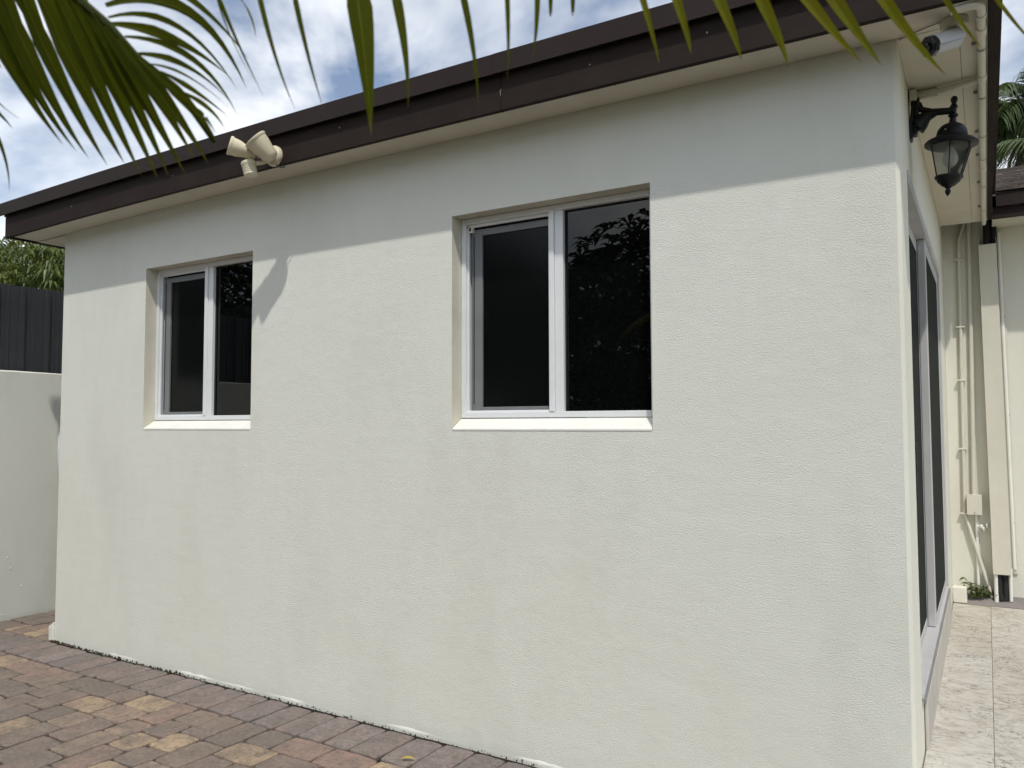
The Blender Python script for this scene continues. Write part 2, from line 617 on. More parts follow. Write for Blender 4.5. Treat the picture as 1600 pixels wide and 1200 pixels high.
def bow(x):
    if x < -2.5:
        return 0.012 - 0.034 * ((x + 2.5) / 2.9) ** 2
    return max(0.0, 0.012 - 0.012 * ((x + 2.5) / 2.8) ** 2)


# ------------------------------------------------------------------ ground, paving, terrace
g = MB().add([(-400, -400, -0.06), (400, -400, -0.06), (400, 400, -0.06), (-400, 400, -0.06)], [(0, 1, 2, 3)])
tag(g.build('ground', M['soil']), 'dark soil and grass ground around the house', kind='structure')

patio = MB().box(-5.88, 3.0, -6.0, 4.0, -0.05, -0.017).build('paver_patio', M['sand'])
tag(patio, 'tumbled concrete paver patio at the foot of the wall', kind='structure')


def paver_mesh(w, h, seed, mat):
    r = random.Random(seed)
    g_ = 0.0038
    rings = []
    hw, hh = w / 2 - g_, h / 2 - g_
    base = []
    k = 5
    for (ax, ay, bx, by) in ((-1, -1, 1, -1), (1, -1, 1, 1), (1, 1, -1, 1), (-1, 1, -1, -1)):
        for i in range(k):
            t = i / k
            x = (ax + (bx - ax) * t) * hw
            y = (ay + (by - ay) * t) * hh
            j = 0.0022
            if i == 0:
                x *= 1 - 0.008 / hw * r.uniform(0.3, 1)
                y *= 1 - 0.008 / hh * r.uniform(0.3, 1)
            base.append((x + r.uniform(-j, j), y + r.uniform(-j, j)))
    n = len(base)
    vs, fs = [], []
    for inset, z in ((0, -0.04), (0.0, -0.005), (0.002, -0.0012), (0.006, 0.0)):
        for x, y in base:
            vs.append((x - math.copysign(min(inset, abs(x)), x), y - math.copysign(min(inset, abs(y)), y), z + (r.uniform(-0.0008, 0.0008) if z > -0.01 else 0)))
    for q in range(3):
        for i in range(n):
            i2 = (i + 1) % n
            fs.append((q * n + i, q * n + i2, (q + 1) * n + i2, (q + 1) * n + i))
    fs.append(tuple(range(3 * n, 4 * n)))
    m = MB()
    m.add(vs, fs)
    return m


U = 0.0825
paver_cache = {}


def get_paver(w, h, var, border):
    key = (round(w, 4), round(h, 4), var, border)
    if key not in paver_cache:
        paver_cache[key] = paver_mesh(w, h, hash(key) & 0xffff, None).mesh('paver', M['paver_border' if border else 'paver'], smooth=False)
    return paver_cache[key]


rest = {False: MB(), True: MB()}
n_pav = 0


GREYS = [(0.205, 0.165, 0.135), (0.23, 0.18, 0.145), (0.19, 0.158, 0.135), (0.215, 0.168, 0.14), (0.175, 0.148, 0.126), (0.21, 0.165, 0.138), (0.20, 0.163, 0.138), (0.25, 0.195, 0.152)]
PINKS = [(0.275, 0.192, 0.155), (0.255, 0.182, 0.148), (0.285, 0.215, 0.165)]
TANS = [(0.36, 0.275, 0.185), (0.32, 0.243, 0.168), (0.39, 0.295, 0.195)]
EDGE = [(0.205, 0.175, 0.16), (0.23, 0.195, 0.18), (0.185, 0.16, 0.148), (0.215, 0.178, 0.16)]
tan_spots = []


def pick_tone(cx, cy, border):
    if border:
        return random.choice(EDGE)
    u = random.random()
    near_ = sum(1 for (a, b) in tan_spots if (a - cx) ** 2 + (b - cy) ** 2 < 0.30 ** 2)
    if u < 0.24 and near_ < 2:
        tan_spots.append((cx, cy))
        return random.choice(TANS)
    if u < 0.42:
        return random.choice(PINKS)
    return random.choice(GREYS)


def place_paver(cx, cy, w, h, border):
    global n_pav
    z = random.uniform(-0.0025, 0.003)
    rot = (random.uniform(-0.006, 0.006), random.uniform(-0.006, 0.006), random.uniform(-0.006, 0.006))
    hidden = (XL + 0.05 < cx < 0 and cy > 0.0) or (cx > 0.05 and cy > -0.45)
    if hidden:
        return
    if any(in_view((cx + dx * w / 2, cy + dy * h / 2, 0), 30) for dx in (-1, 0, 1) for dy in (-1, 0, 1)) and cy < 1.6:
        o = bpy.data.objects.new('paver', get_paver(w, h, random.randrange(4), border))
        o.color = (*pick_tone(cx, cy, border), 1)
        o.location = (cx, cy, z)
        o.rotation_euler = rot
        col.objects.link(o)
        o.parent = patio
        n_pav += 1
    else:
        me = get_paver(w, h, random.randrange(4), border)
        rest[border].add([(v.co.x + cx, v.co.y + cy, v.co.z + z) for v in me.vertices], [tuple(p.vertices) for p in me.polygons])


# soldier course along the wall
x = -5.86
while x < 0.0:
    w = 0.160 + random.uniform(-0.006, 0.006)
    if x + w > -0.02:
        break
    place_paver(x + w / 2, -0.173, w, 0.266, True)
    x += w


def tile_area(x0, y0, nx, ny):
    occ = [[False] * nx for _ in range(ny)]
    for j in range(ny):
        for i in range(nx):
            if occ[j][i]:
                continue
            opts = [(2, 3), (2, 2), (3, 2), (2, 3)]
            random.shuffle(opts)
            opts += [(2, 1), (1, 2), (1, 3), (1, 1)]
            for (a, b) in opts:
                if i + a > nx or j + b > ny:
                    continue
                if any(occ[j + q][i + p] for p in range(a) for q in range(b)):
                    continue
                # leave no single-cell gap on the right
                if i + a < nx and not occ[j][i + a] and (i + a + 1 == nx or occ[j][i + a + 1]) and (a, b) in ((2, 3), (2, 2)) and i + 3 <= nx:
                    if not any(occ[j + q][i + p] for p in range(3) for q in range(2) if j + 2 <= ny and j + q < ny):
                        a, b = 3, 2
                        if j + 2 > ny:
                            a, b = 2, 1
                for q in range(b):
                    for p in range(a):
                        occ[j + q][i + p] = True
                place_paver(x0 + (i + a / 2) * U, y0 - (j + b / 2) * U, a * U, b * U, False)
                break


tile_area(-5.86, -0.308, 72, 40)
tile_area(-5.86, 1.3645, 10, 17)
for b_, m_ in rest.items():
    if m_.v:
        o = m_.build('outlying_pavers', M['paver_border' if b_ else 'paver'], patio)
        o.color = (0.22, 0.175, 0.15, 1)
        o['kind'] = 'stuff'

deck = MB().box(0.003, 4.5, -0.45, 3.08, -0.05, ZD - 0.005).build('stone_terrace', M['grout'])
tag(deck, 'raised pale travertine terrace outside the sliding door', kind='structure')
tile_meshes = {}


def tile(x0, x1, y0, y1):
    key = (round(x1 - x0, 3), round(y1 - y0, 3))
    if key not in tile_meshes:
        w, h = key
        m = MB()
        vs = []
        for ins, z in ((0.0008, -0.03), (0.0008, -0.0015), (0.002, 0.0)):
            vs += [(-w / 2 + ins, -h / 2 + ins, z), (w / 2 - ins, -h / 2 + ins, z), (w / 2 - ins, h / 2 - ins, z), (-w / 2 + ins, h / 2 - ins, z)]
        fs = [(a + i, a + (i + 1) % 4, a + 4 + (i + 1) % 4, a + 4 + i) for a in (0, 4) for i in range(4)] + [(8, 9, 10, 11)]
        tile_meshes[key] = m.add(vs, fs).mesh('tile', M['travertine'])
    o = bpy.data.objects.new('tile', tile_meshes[key])
    o.location = ((x0 + x1) / 2, (y0 + y1) / 2, ZD + random.uniform(-0.001, 0.0012))
    col.objects.link(o)
    o.parent = deck


xs = [0.004, 0.214, 0.62, 1.026, 1.432, 1.838, 2.244, 2.65, 3.056, 3.462, 3.868, 4.274]
for i in range(len(xs) - 1):
    y = [0.02, 0.325, 0.17, 0.46, 0.1][i % 5] - 0.61
    while y < 3.08:
        a, b = max(y, -0.45), min(y + 0.61, 3.08)
        if b - a > 0.03:
            tile(xs[i], xs[i + 1], a, b)
        y += 0.61
strip = MB()
n = 24
vs = []
for i in range(n + 1):
    x = 0.0 + 4.4 * i / n
    vs += [(x, 3.083, ZD + random.uniform(-0.004, 0.004)), (x, 3.198, ZD + 0.045 + random.uniform(-0.006, 0.006)), (x, 3.198, 0), (x, 3.083, 0)]
fs = [(i * 4, i * 4 + 4, i * 4 + 5, i * 4 + 1) for i in range(n)] + [(i * 4 + 3, i * 4 + 7, i * 4 + 4, i * 4) for i in range(n)]
o = strip.add(vs, fs).build('mortar_strip', M['concrete'])
tag(o, 'grey mortar strip between terrace and rear wall', kind='structure')

# dark moss and grit caught in the joint at the foot of the wall
moss = MB()
for i in range(620):
    x = XL + 5.0 * random.random() ** 1.7
    s = random.uniform(0.002, 0.0075) * (1.25 if x < -3.7 else 0.75)
    y = -0.008 - abs(random.gauss(0, 0.012))
    a = random.uniform(0, 6.28)
    z = random.uniform(-0.012, 0.001)
    vs = [(x + s * math.cos(a + k * 1.57) * random.uniform(0.6, 1.3), y + s * math.sin(a + k * 1.57) * random.uniform(0.6, 1.3), z - 0.004) for k in range(4)]
    vs.append((x, y, z + s * random.uniform(0.6, 1.2)))
    moss.add(vs, [(0, 1, 4), (1, 2, 4), (2, 3, 4), (3, 0, 4)])
o = moss.build('joint_moss', M['moss'], patio)
o['kind'] = 'stuff'

# ------------------------------------------------------------------ the house
house = thing('house', (-2.5, 1.5, 0), 'single storey cream stucco house with dark brown eaves and two windows', 'house')

# front wall with two openings
RD = 0.13
xsb = [XL, W1[0], W1[1], W2[0], W2[1], -0.012]
zsb = [-0.03, ZW[0], ZW[1], 2.74]
m = MB()
for i in range(5):
    for j in range(3):
        if i in (1, 3) and j == 1:
            continue
        m.add([(xsb[i], 0, zsb[j]), (xsb[i + 1], 0, zsb[j]), (xsb[i + 1], 0, zsb[j + 1]), (xsb[i], 0, zsb[j + 1])], [(0, 1, 2, 3)])
for (a, b) in (W1, W2):
    z0, z1 = ZW
    m.add([(a, 0, z0), (a, 0, z1), (a, RD, z1), (a, RD, z0)], [(0, 1, 2, 3)], 1)
    m.add([(b, 0, z0), (b, RD, z0), (b, RD, z1), (b, 0, z1)], [(0, 1, 2, 3)], 1)
    m.add([(a, 0, z1), (b, 0, z1), (b, RD, z1), (a, RD, z1)], [(0, 1, 2, 3)], 1)
m.build('front_wall', [M['stucco'], M['reveal']], house)

# uneven plaster foot: a thin run of lumpy mortar along the base of the front wall
m = MB()
nx = 220
rows = [(-0.002, -0.03), (-0.0055, -0.001), (-0.0035, 0.005), (-0.0002, 0.010)]
vs = []
for i in range(nx + 1):
    x = XL + (-0.0 - XL) * i / nx
    a = 0.05 + 1.3 * max(0.0, math.sin(x * 5.3 + 2 * math.sin(x * 3.1)) * 0.7 + 0.3 * math.sin(x * 17)) * random.uniform(0.3, 1.3)
    for (yy, zz) in rows:
        vs.append((x, yy * a + (0.0004 if zz > 0.02 else 0), zz * (0.5 + 0.6 * a) if zz > 0 else zz))
fs = []
for i in range(nx):
    for q in range(3):
        fs.append((i * 4 + q, (i + 1) * 4 + q, (i + 1) * 4 + q + 1, i * 4 + q + 1))
m.add(vs, fs).build('plaster_foot', M['stucco'], house, smooth=True)
# plaster lump at the left corner
m = MB()
vs, fs = [], []
r_ = random.Random(3)
for (zz, e) in ((-0.03, 0.055), (0.02, 0.055), (0.07, 0.05), (0.095, 0.042), (0.11, 0.01)):
    for (px, py) in ((-1, -0.2), (0, -0.22), (0, 2.5), (-1, 2.5)):
        vs.append((XL + px * e + r_.uniform(-0.004, 0.004), py * 0.06 + r_.uniform(-0.004, 0.004), zz + r_.uniform(-0.005, 0.005)))
for q in range(4):
    for i in range(4):
        fs.append((q * 4 + i, q * 4 + (i + 1) % 4, q * 4 + 4 + (i + 1) % 4, q * 4 + 4 + i))
fs.append((16, 17, 18, 19))
m.add(vs, fs).build('corner_plaster', M['stucco'], house, bevel=0.008)

# left and side walls
m = MB().add([(XL, 0, -0.03), (XL, 8, -0.03), (XL, 8, 2.74), (XL, 0, 2.74)], [(3, 2, 1, 0)])
m.build('left_wall', M['stucco'], house)

DY = (0.30, 2.50)
DZ = (0.415, 2.335)
m = MB()
ch = 0.012
m.add([(-ch, 0, -0.03), (0, ch, -0.03), (0, ch, 2.74), (-ch, 0, 2.74)], [(0, 1, 2, 3)])
ysb = [ch, DY[0], DY[1], YF]
zsd = [-0.03, DZ[0], DZ[1], 2.74]
for i in range(3):
    for j in range(3):
        if i == 1 and j == 1:
            continue
        m.add([(0, ysb[i], zsd[j]), (0, ysb[i + 1], zsd[j]), (0, ysb[i + 1], zsd[j + 1]), (0, ysb[i], zsd[j + 1])], [(0, 1, 2, 3)])
d = -0.12
m.add([(0, DY[0], DZ[0]), (0, DY[0], DZ[1]), (d, DY[0], DZ[1]), (d, DY[0], DZ[0])], [(0, 1, 2, 3)])
m.add([(0, DY[1], DZ[0]), (d, DY[1], DZ[0]), (d, DY[1], DZ[1]), (0, DY[1], DZ[1])], [(0, 1, 2, 3)])
m.add([(0, DY[0], DZ[1]), (0, DY[1], DZ[1]), (d, DY[1], DZ[1]), (d, DY[0], DZ[1])], [(0, 1, 2, 3)])
m.add([(0, DY[0], DZ[0]), (d, DY[0], DZ[0]), (d, DY[1], DZ[0]), (0, DY[1], DZ[0])], [(0, 1, 2, 3)])
m.build('side_wall', M['stucco_side'], house)

# rear wing wall
m = MB().add([(-0.0, YF, -0.03), (8, YF, -0.03), (8, YF, 2.95), (-0.0, YF, 2.95)], [(0, 1, 2, 3)])
m.build('rear_wing_wall', M['stucco_side'], house)

# stone curb under the door
m = MB().box(0.002, 0.014, 0.37, 2.53, ZD - 0.02, 0.400)
m.build('door_curb', M['curb'], house, bevel=0.004)


# ------------------------------------------------------------------ windows
def window(xa, xb, label, latch):
    z0, z1 = ZW
    zb = 1.428
    y0 = 0.072
    xm = (xa + xb) / 2 + 0.018
    mull = 0.066
    f = MB()
    e = 0.002
    f.box(xa + e, xa + 0.026, y0, RD, zb, z1 - e)                       # left jamb
    f.box(xb - 0.032, xb - e, y0, RD, zb, z1 - e)                       # right jamb
    f.box(xa + 0.026, xb - 0.032, y0, RD, z1 - 0.028, z1 - e)           # head
    f.box(xa + 0.026, xb - 0.032, y0, RD, zb, zb + 0.026)               # bottom rail
    win = f.build('window', M['white_vinyl'], house, bevel=0.002)
    win['label'] = label
    # thin inner bead of the frame
    b = MB().box(xa + 0.026, xa + 0.036, y0 + 0.014, y0 + 0.024, zb + 0.026, z1 - 0.028)
    b.box(xa + 0.036, xm - mull / 2, y0 + 0.014, y0 + 0.024, z1 - 0.042, z1 - 0.028)
    b.box(xa + 0.036, xm - mull / 2, y0 + 0.014, y0 + 0.024, zb + 0.026, zb + 0.034)
    b.build('frame_bead', M['white_vinyl'], win, bevel=0.001)
    mu = MB().box(xm - mull / 2, xm - 0.008, y0 - 0.004, RD, zb + 0.026, z1 - 0.028)
    mu.box(xm - 0.007, xm + mull / 2, y0 + 0.004, RD, zb + 0.026, z1 - 0.028)
    mu.build('mullion', M['white_vinyl'], win, bevel=0.002)
    # sliding sash with screen, set back in the track
    sx0, sx1, sz0, sz1 = xa + 0.042, xm - mull / 2, zb + 0.034, z1 - 0.050
    st = 0.056
    s = MB().box(sx0, sx0 + st, 0.102, 0.125, sz0, sz1)
    s.box(sx1 - 0.008, sx1, 0.102, 0.125, sz0, sz1)
    s.box(sx0 + st, sx1 - 0.008, 0.102, 0.125, sz0, sz0 + 0.016)
    s.box(sx0 + st, sx1 - 0.008, 0.102, 0.125, sz1 - 0.03, sz1)
    s.build('sash', M['grey_alu'], win, bevel=0.0015)
    MB().box(sx0 + 0.010, sx0 + 0.014, 0.0995, 0.1015, sz0 + 0.03, sz1 - 0.03).build('sash_groove', M['rubber'], win)
    MB().box(xa + 0.036, xm - mull / 2, 0.126, 0.129, zb + 0.026, z1 - 0.028).build('sash_track', M['rubber'], win)
    MB().box(sx0 + st, sx1 - 0.008, 0.112, 0.118, sz0 + 0.016, sz1 - 0.03).build('screen_pane', M['screen_glass'], win)
    px0, px1, pz0, pz1 = xm + mull / 2, xb - 0.032, zb + 0.026, z1 - 0.028
    gk = MB().box(px0, px0 + 0.005, 0.094, 0.102, pz0, pz1).box(px0 + 0.005, px1, 0.094, 0.102, pz1 - 0.005, pz1)
    gk.build('gasket', M['rubber'], win)
    MB().box(px0, px1, 0.102, 0.110, pz0, pz1).build('pane', M['glass'], win)
    if latch:
        c = MB()
        lx, lz = xa + 0.030, z1 - 0.064
        c.box(lx, lx + 0.026, 0.082, 0.100, lz, lz + 0.006).box(lx, lx + 0.006, 0.082, 0.100, lz + 0.006, lz + 0.03)
        c.box(lx, lx + 0.026, 0.082, 0.100, lz + 0.024, lz + 0.030).box(lx + 0.020, lx + 0.026, 0.082, 0.100, lz + 0.006, lz + 0.024)
        c.build('corner_clip', M['sill'], win)
    # sloping plaster sill
    s = MB()
    pts = [(-0.0022, z0 - 0.004), (0.0005, z0 - 0.004), (RD, z0 - 0.004), (RD, zb - 0.001), (y0 - 0.004, zb - 0.004), (-0.0022, z0 + 0.005)]
    vs = [(xx, yy, zz) for xx in (xa + 0.003, xb - 0.003) for (yy, zz) in pts]
    k = len(pts)
    fs = [tuple(range(k)), tuple(range(2 * k - 1, k - 1, -1))] + [(i, i + k, (i + 1) % k + k, (i + 1) % k) for i in range(k)]
    s.add(vs, fs).build('sill', M['sill'], win, bevel=0.002)
    return win


window(*W1, 'smaller looking far window with grey sliding sash on the left', False)
window(*W2, 'near window with grey sliding sash and small corner clip', True)

# ------------------------------------------------------------------ sliding door in the side wall
y0, y1 = DY
z0, z1 = DZ
e = 0.002
f = MB()
f.box(-0.115, 0.004, y1 - 0.05, y1 - e, z0 + e, z1 - e)
f.box(-0.115, -0.090, y0 + e, y0 + 0.045, z0 + e, z1 - e)
f.box(-0.115, 0.004, y0 + e, y1 - 0.05, z1 - 0.045, z1 - e)
f.box(-0.115, 0.006, y0 + e, y1 - 0.05, z0 + e, z0 + 0.022)
door = f.build('sliding_door', M['door_white'], house, bevel=0.002)
door['label'] = 'white framed sliding glass door in the shaded side wall'
MB().box(0.005, 0.012, y0 - 0.0, y1, z0 - 0.014, z0 + 0.001).build('door_track', M['grey_alu'], door)


def door_panel(xo, xi, ya, yb, near):
    s = MB()
    za, zb = z0 + 0.024, z1 - 0.047
    s.box(xi, xo, ya, ya + 0.06, za, zb)
    s.box(xi, xo, yb - 0.06, yb, za, zb)
    s.box(xi, xo, ya + 0.06, yb - 0.06, za, za + 0.042)
    s.box(xi, xo, ya + 0.06, yb - 0.06, zb - 0.06, zb)
    p = s.build('door_panel', M['door_white'], door, bevel=0.003)
    MB().box(xo - 0.006, xo - 0.002, ya + 0.06, yb - 0.06, za + 0.042, zb - 0.06).build('door_glass', M['door_glass'], door)
    return p


door_panel(-0.0415, -0.078, y0 + 0.010, 1.41, True)
door_panel(-0.006, -0.040, 1.35, y1 - 0.052, False)
h = MB().tube([(-0.020, 0.54, 1.10), (-0.020, 0.54, 1.32)], 0.010, 10)
h.tube([(-0.046, 0.54, 1.12), (-0.020, 0.54, 1.12)], 0.007, 8).tube([(-0.046, 0.54, 1.30), (-0.020, 0.54, 1.30)], 0.007, 8)
h.build('handle', M['black_iron'], door, smooth=True)


# ------------------------------------------------------------------ eaves
def extrude_x(x0, x1, prof, n=16, useb=True):
    """closed profile of (y,z) swept along x with the roof's slight bow"""
    m = MB()
    vs, fs = [], []
    k = len(prof)
    for i in range(n + 1):
        x = x0 + (x1 - x0) * i / n
        for (yy, zz) in prof:
            vs.append((x, yy, zz + (bow(x) if useb else 0)))
    for i in range(n):
        for q in range(k):
            q2 = (q + 1) % k
            fs.append((i * k + q, (i + 1) * k + q, (i + 1) * k + q2, i * k + q2))
    fs.append(tuple(range(k - 1, -1, -1)))
    fs.append(tuple(range(n * k, n * k + k)))
    return m.add(vs, fs)


FZ0, FZ1, BZ0, BZ1 = 2.682, 2.836, 2.829, 2.914
XE, XR = -5.39, 0.290
# fascia boards: two along the front, butted at a visible joint
JX = -1.452
for (a, b, dy) in ((XE, JX - 0.0012, 0.0), (JX + 0.0012, XR, -0.0012)):
    extrude_x(a, b, [(-0.20 + dy, FZ0), (-0.178, FZ0), (-0.178, FZ1), (-0.20 + dy, FZ1)], 18).build('fascia_board', M['fascia'], house, bevel=0.0015, seg=1)
BX = -1.475
for (a, b, dy) in ((XE - 0.03, BX - 0.001, 0.0), (BX + 0.001, XR + 0.024, -0.0015)):
    extrude_x(a, b, [(-0.230 + dy, BZ0), (-0.226 + dy, BZ0 - 0.002), (-0.2262 + dy, BZ0 + 0.012), (-0.197, BZ0 + 0.014), (-0.197, BZ1), (-0.227 + dy, BZ1)], 18).build('drip_edge', M['drip'], house)
for (nx_, nz_) in ((-1.045, 2.776), (-0.585, 2.782), (-2.35, 2.79), (-3.6, 2.775), (-4.6, 2.765)):
    MB().lathe([(0.0035, 0), (0.003, 0.0018)], frame_to((nx_, -0.2005 if nx_ < JX else -0.2015, nz_ + bow(nx_)), (0, -1, 0)), 8).build('nail_head', M['strap'], house)
MB().add([(JX - 0.003, -0.2016, 2.776), (JX + 0.007, -0.2016, 2.778), (JX + 0.005, -0.2016, 2.7815), (JX + 0.001, -0.2016, 2.781), (JX + 0.001, -0.2016, 2.750), (JX - 0.001, -0.2016, 2.752)], [(0, 1, 2, 3), (0, 3, 4, 5)]).build('paint_chip', M['strap'], house)
# right eave
MB().box(0.266, XR, -0.1775, 2.86, FZ0, FZ1).build('fascia_board', M['fascia'], house, bevel=0.0015, seg=1)
MB().box(0.2665, XR + 0.022, -0.1965, 2.835, BZ0 + 0.003, BZ1).build('drip_edge', M['drip'], house)
# left eave
lb = bow(XE)
MB().box(XE, XE + 0.022, -0.1775, 8, FZ0 + lb, FZ1 + lb).build('fascia_board', M['fascia'], house, bevel=0.0015, seg=1)
MB().box(XE - 0.03, XE + 0.021, -0.1965, 8, BZ0 + lb + 0.002, BZ1 + lb).build('drip_edge', M['drip'], house)
# soffits
extrude_x(XE + 0.0225, 0.2655, [(-0.1775, ZS), (-0.003, ZS), (-0.003, ZS + 0.012), (-0.1775, ZS + 0.012)], 18).build('soffit', M['soffit'], house)
MB().box(0.001, 0.182, -0.002, 2.93, ZS, ZS + 0.012).build('soffit', M['soffit'], house)
MB().box(0.1835, 0.2655, -0.002, 2.93, ZS + 0.0008, ZS + 0.012).build('soffit', M['soffit'], house)
MB().box(XE + 0.0225, XL - 0.001, 0.0, 8, ZS - 0.004 + lb, ZS + 0.012 + lb).build('soffit', M['soffit'], house)
# quarter-round bead where wall meets soffit
# roof cover
extrude_x(XE - 0.02, XR + 0.01, [(-0.2, BZ1 - 0.03), (8, BZ1 - 0.03), (8, BZ1 + 0.02), (-0.2, BZ1 - 0.005)], 12).build('roof', M['shingle'], house)

# rear wing eave and shingled roof
MB().box(0.2925, 8, 2.862, 2.884, FZ0 + 0.004, 2.762).build('fascia_board', M['fascia'], house, bevel=0.0015, seg=1)
MB().box(0.314, 8, 2.838, 2.861, 2.757, 2.842).build('drip_edge', M['drip'], house, bevel=0.001, seg=1)
MB().box(0.2925, 8, 2.885, YF - 0.002, ZS + 0.002, ZS + 0.014).build('soffit', M['soffit'], house)
sl = math.tan(rad(18))
rows_n = 19
roof2 = MB().add([(0.30, 2.83, 2.842), (8, 2.83, 2.842), (8, 5.5, 2.842 + 2.67 * sl - 0.02), (0.30, 5.5, 2.842 + 2.67 * sl - 0.02)], [(0, 1, 2, 3)]).build('shingle_roof', M['shingle'], house)
for j in range(rows_n):
    ya = 2.815 + j * 0.14
    za = 2.848 + j * 0.14 * sl
    m = MB()
    x = 0.30 - random.uniform(0, 0.1)
    while x < (1.9 if j < 12 else 2.6):
        w = random.uniform(0.12, 0.3)
        dy = random.uniform(-0.012, 0.012)
        t = random.uniform(0.012, 0.022)
        dz = random.uniform(-0.003, 0.004)
        xa, xb2 = max(x, 0.300), x + w - 0.004
        if xb2 > xa:
            m.add([(xa, ya + dy, za + dz), (xb2, ya + dy, za + dz + random.uniform(-0.003, 0.003)), (xb2, ya + 0.16, za + 0.16 * sl + 0.004), (xa, ya + 0.16, za + 0.16 * sl + 0.004),
                   (xa, ya + dy, za + dz + t), (xb2, ya + dy, za + dz + t), (xb2, ya + 0.16, za + 0.16 * sl + 0.008), (xa, ya + 0.16, za + 0.16 * sl + 0.008)],
                  [(3, 2, 1, 0), (4, 5, 6, 7), (0, 1, 5, 4), (1, 2, 6, 5), (2, 3, 7, 6), (3, 0, 4, 7)])
        x += w
    m.build('shingle_course', M['shingle'], roof2)

# ------------------------------------------------------------------ boundary wall and fence on the left
m = MB()
n = 40
vs, fs = [], []
prof = [(-5.885, -0.05), (-5.885, 1.79), (-5.895, 1.80), (-6.075, 1.80), (-6.085, 1.79), (-6.085, -0.05)]
for i in range(n + 1):
    y = -7 + 15 * i / n
    for (xx, zz) in prof:
        vs.append((xx + random.uniform(-0.002, 0.002), y, zz + (random.uniform(-0.004, 0.004) if zz > 1 else 0)))
k = len(prof)
for i in range(n):
    for q in range(k - 1):
        fs.append((i * k + q, i * k + q + 1, (i + 1) * k + q + 1, (i + 1) * k + q))
fs.append(tuple(range(k - 1, -1, -1)))
fs.append(tuple(range(n * k, n * k + k)))
o = m.add(vs, fs).build('boundary_wall', M['stucco_boundary'])
tag(o, 'rendered off white boundary wall left of the house, below the dark fence', 'wall')
for (yy, zz) in ((0.12, 0.44), (0.14, 0.36), (0.22, 0.22), (0.09, 0.035)):
    MB().lathe([(0.0055, -0.002), (0.0045, 0.001), (0.002, 0.0022)], frame_to((-5.884, yy, zz), (1, 0, 0)), 8).build('paint_blob', M['sill'], o, smooth=True)

fence = thing('metal_fence', (-6.2, 0, 0), 'tall charcoal ribbed metal fence behind the boundary wall', 'fence')
rib = [(0.0, 0), (0.034, 0), (0.042, 0.022), (0.064, 0.022), (0.072, 0), (0.100, 0), (0.103, 0.006), (0.109, 0.006), (0.112, 0), (0.140, 0), (0.143, 0.006), (0.149, 0.006), (0.152, 0), (0.19, 0)]


def fence_panel(y0, w, zt):
    m = MB()
    pts = []
    y = 0
    while y < w - 0.01:
        pts += [(y + a, d) for a, d in rib if y + a <= w]
        y += 0.19
    pts.append((w, 0))
    pts = [p for i, p in enumerate(pts) if i == 0 or p[0] > pts[i - 1][0] + 1e-4]
    vs = []
    for (a, d) in pts:
        vs += [(-6.20 + d, y0 + a, 0.0), (-6.20 + d, y0 + a, zt), (-6.203 + d, y0 + a, 0.0), (-6.203 + d, y0 + a, zt)]
    fs = []
    for i in range(len(pts) - 1):
        a, b = i * 4, i * 4 + 4
        fs += [(a, b, b + 1, a + 1), (a + 2, a + 3, b + 3, b + 2), (a + 1, b + 1, b + 3, a + 3)]
    m.add(vs, fs).build('panel', M['fence'], fence)


yy = -4.68
i = 0
while yy < 7:
    fence_panel(yy, 0.76, 2.475 + random.uniform(-0.012, 0.012))
    yy += 0.762
    i += 1
for y in (-3.0, -0.75, 1.6, 3.8, 6.0):
    MB().box(-6.27, -6.215, y, y + 0.05, 0, 2.44).build('post', M['fence'], fence)
for z in (0.6, 1.5, 2.3):
    MB().box(-6.2145, -6.2045, -4.6, 6.9, z, z + 0.05).build('rail', M['fence'], fence)

# white plastic bag hung on the boundary wall
bag_m = MB()
vs, fs = [], []
r_ = random.Random(5)
for q, (zz, ry, rx) in enumerate(((1.42, 0.010, 0.006), (1.36, 0.022, 0.012), (1.31, 0.034, 0.018), (1.22, 0.032, 0.020), (1.12, 0.026, 0.016), (1.04, 0.016, 0.012), (0.99, 0.008, 0.008))):
    for k in range(12):
        a = 2 * math.pi * k / 12
        s = r_.uniform(0.75, 1.25)
        vs.append((-5.858 + rx * math.cos(a) * s, 0.475 + ry * math.sin(a) * s, zz + r_.uniform(-0.008, 0.008)))
for q in range(6):
    for k in range(12):
        fs.append((q * 12 + k, q * 12 + (k + 1) % 12, (q + 1) * 12 + (k + 1) % 12, (q + 1) * 12 + k))
fs += [tuple(range(11, -1, -1)), tuple(range(72, 84))]
bag_m.add(vs, fs)
bag_m.tube([(-5.884, 0.475, 1.43), (-5.862, 0.475, 1.425), (-5.858, 0.475, 1.39)], 0.004, 6)
tag(bag_m.build('plastic_bag', M['bag']), 'crumpled white plastic bag hanging on the boundary wall', 'bag')

# ------------------------------------------------------------------ floodlight on the front fascia
fl = thing('floodlight', (-2.79, -0.2, 2.73), 'yellowed twin head floodlight with motion sensor on brown fascia', 'floodlight')
MB().lathe([(0.052, 0.0), (0.052, 0.014), (0.044, 0.024), (0.02, 0.03)], frame_to((-2.785, -0.2, 2.742), (0, -1, 0)), 20).build('base_plate', M['aged_plastic'], fl, smooth=True)


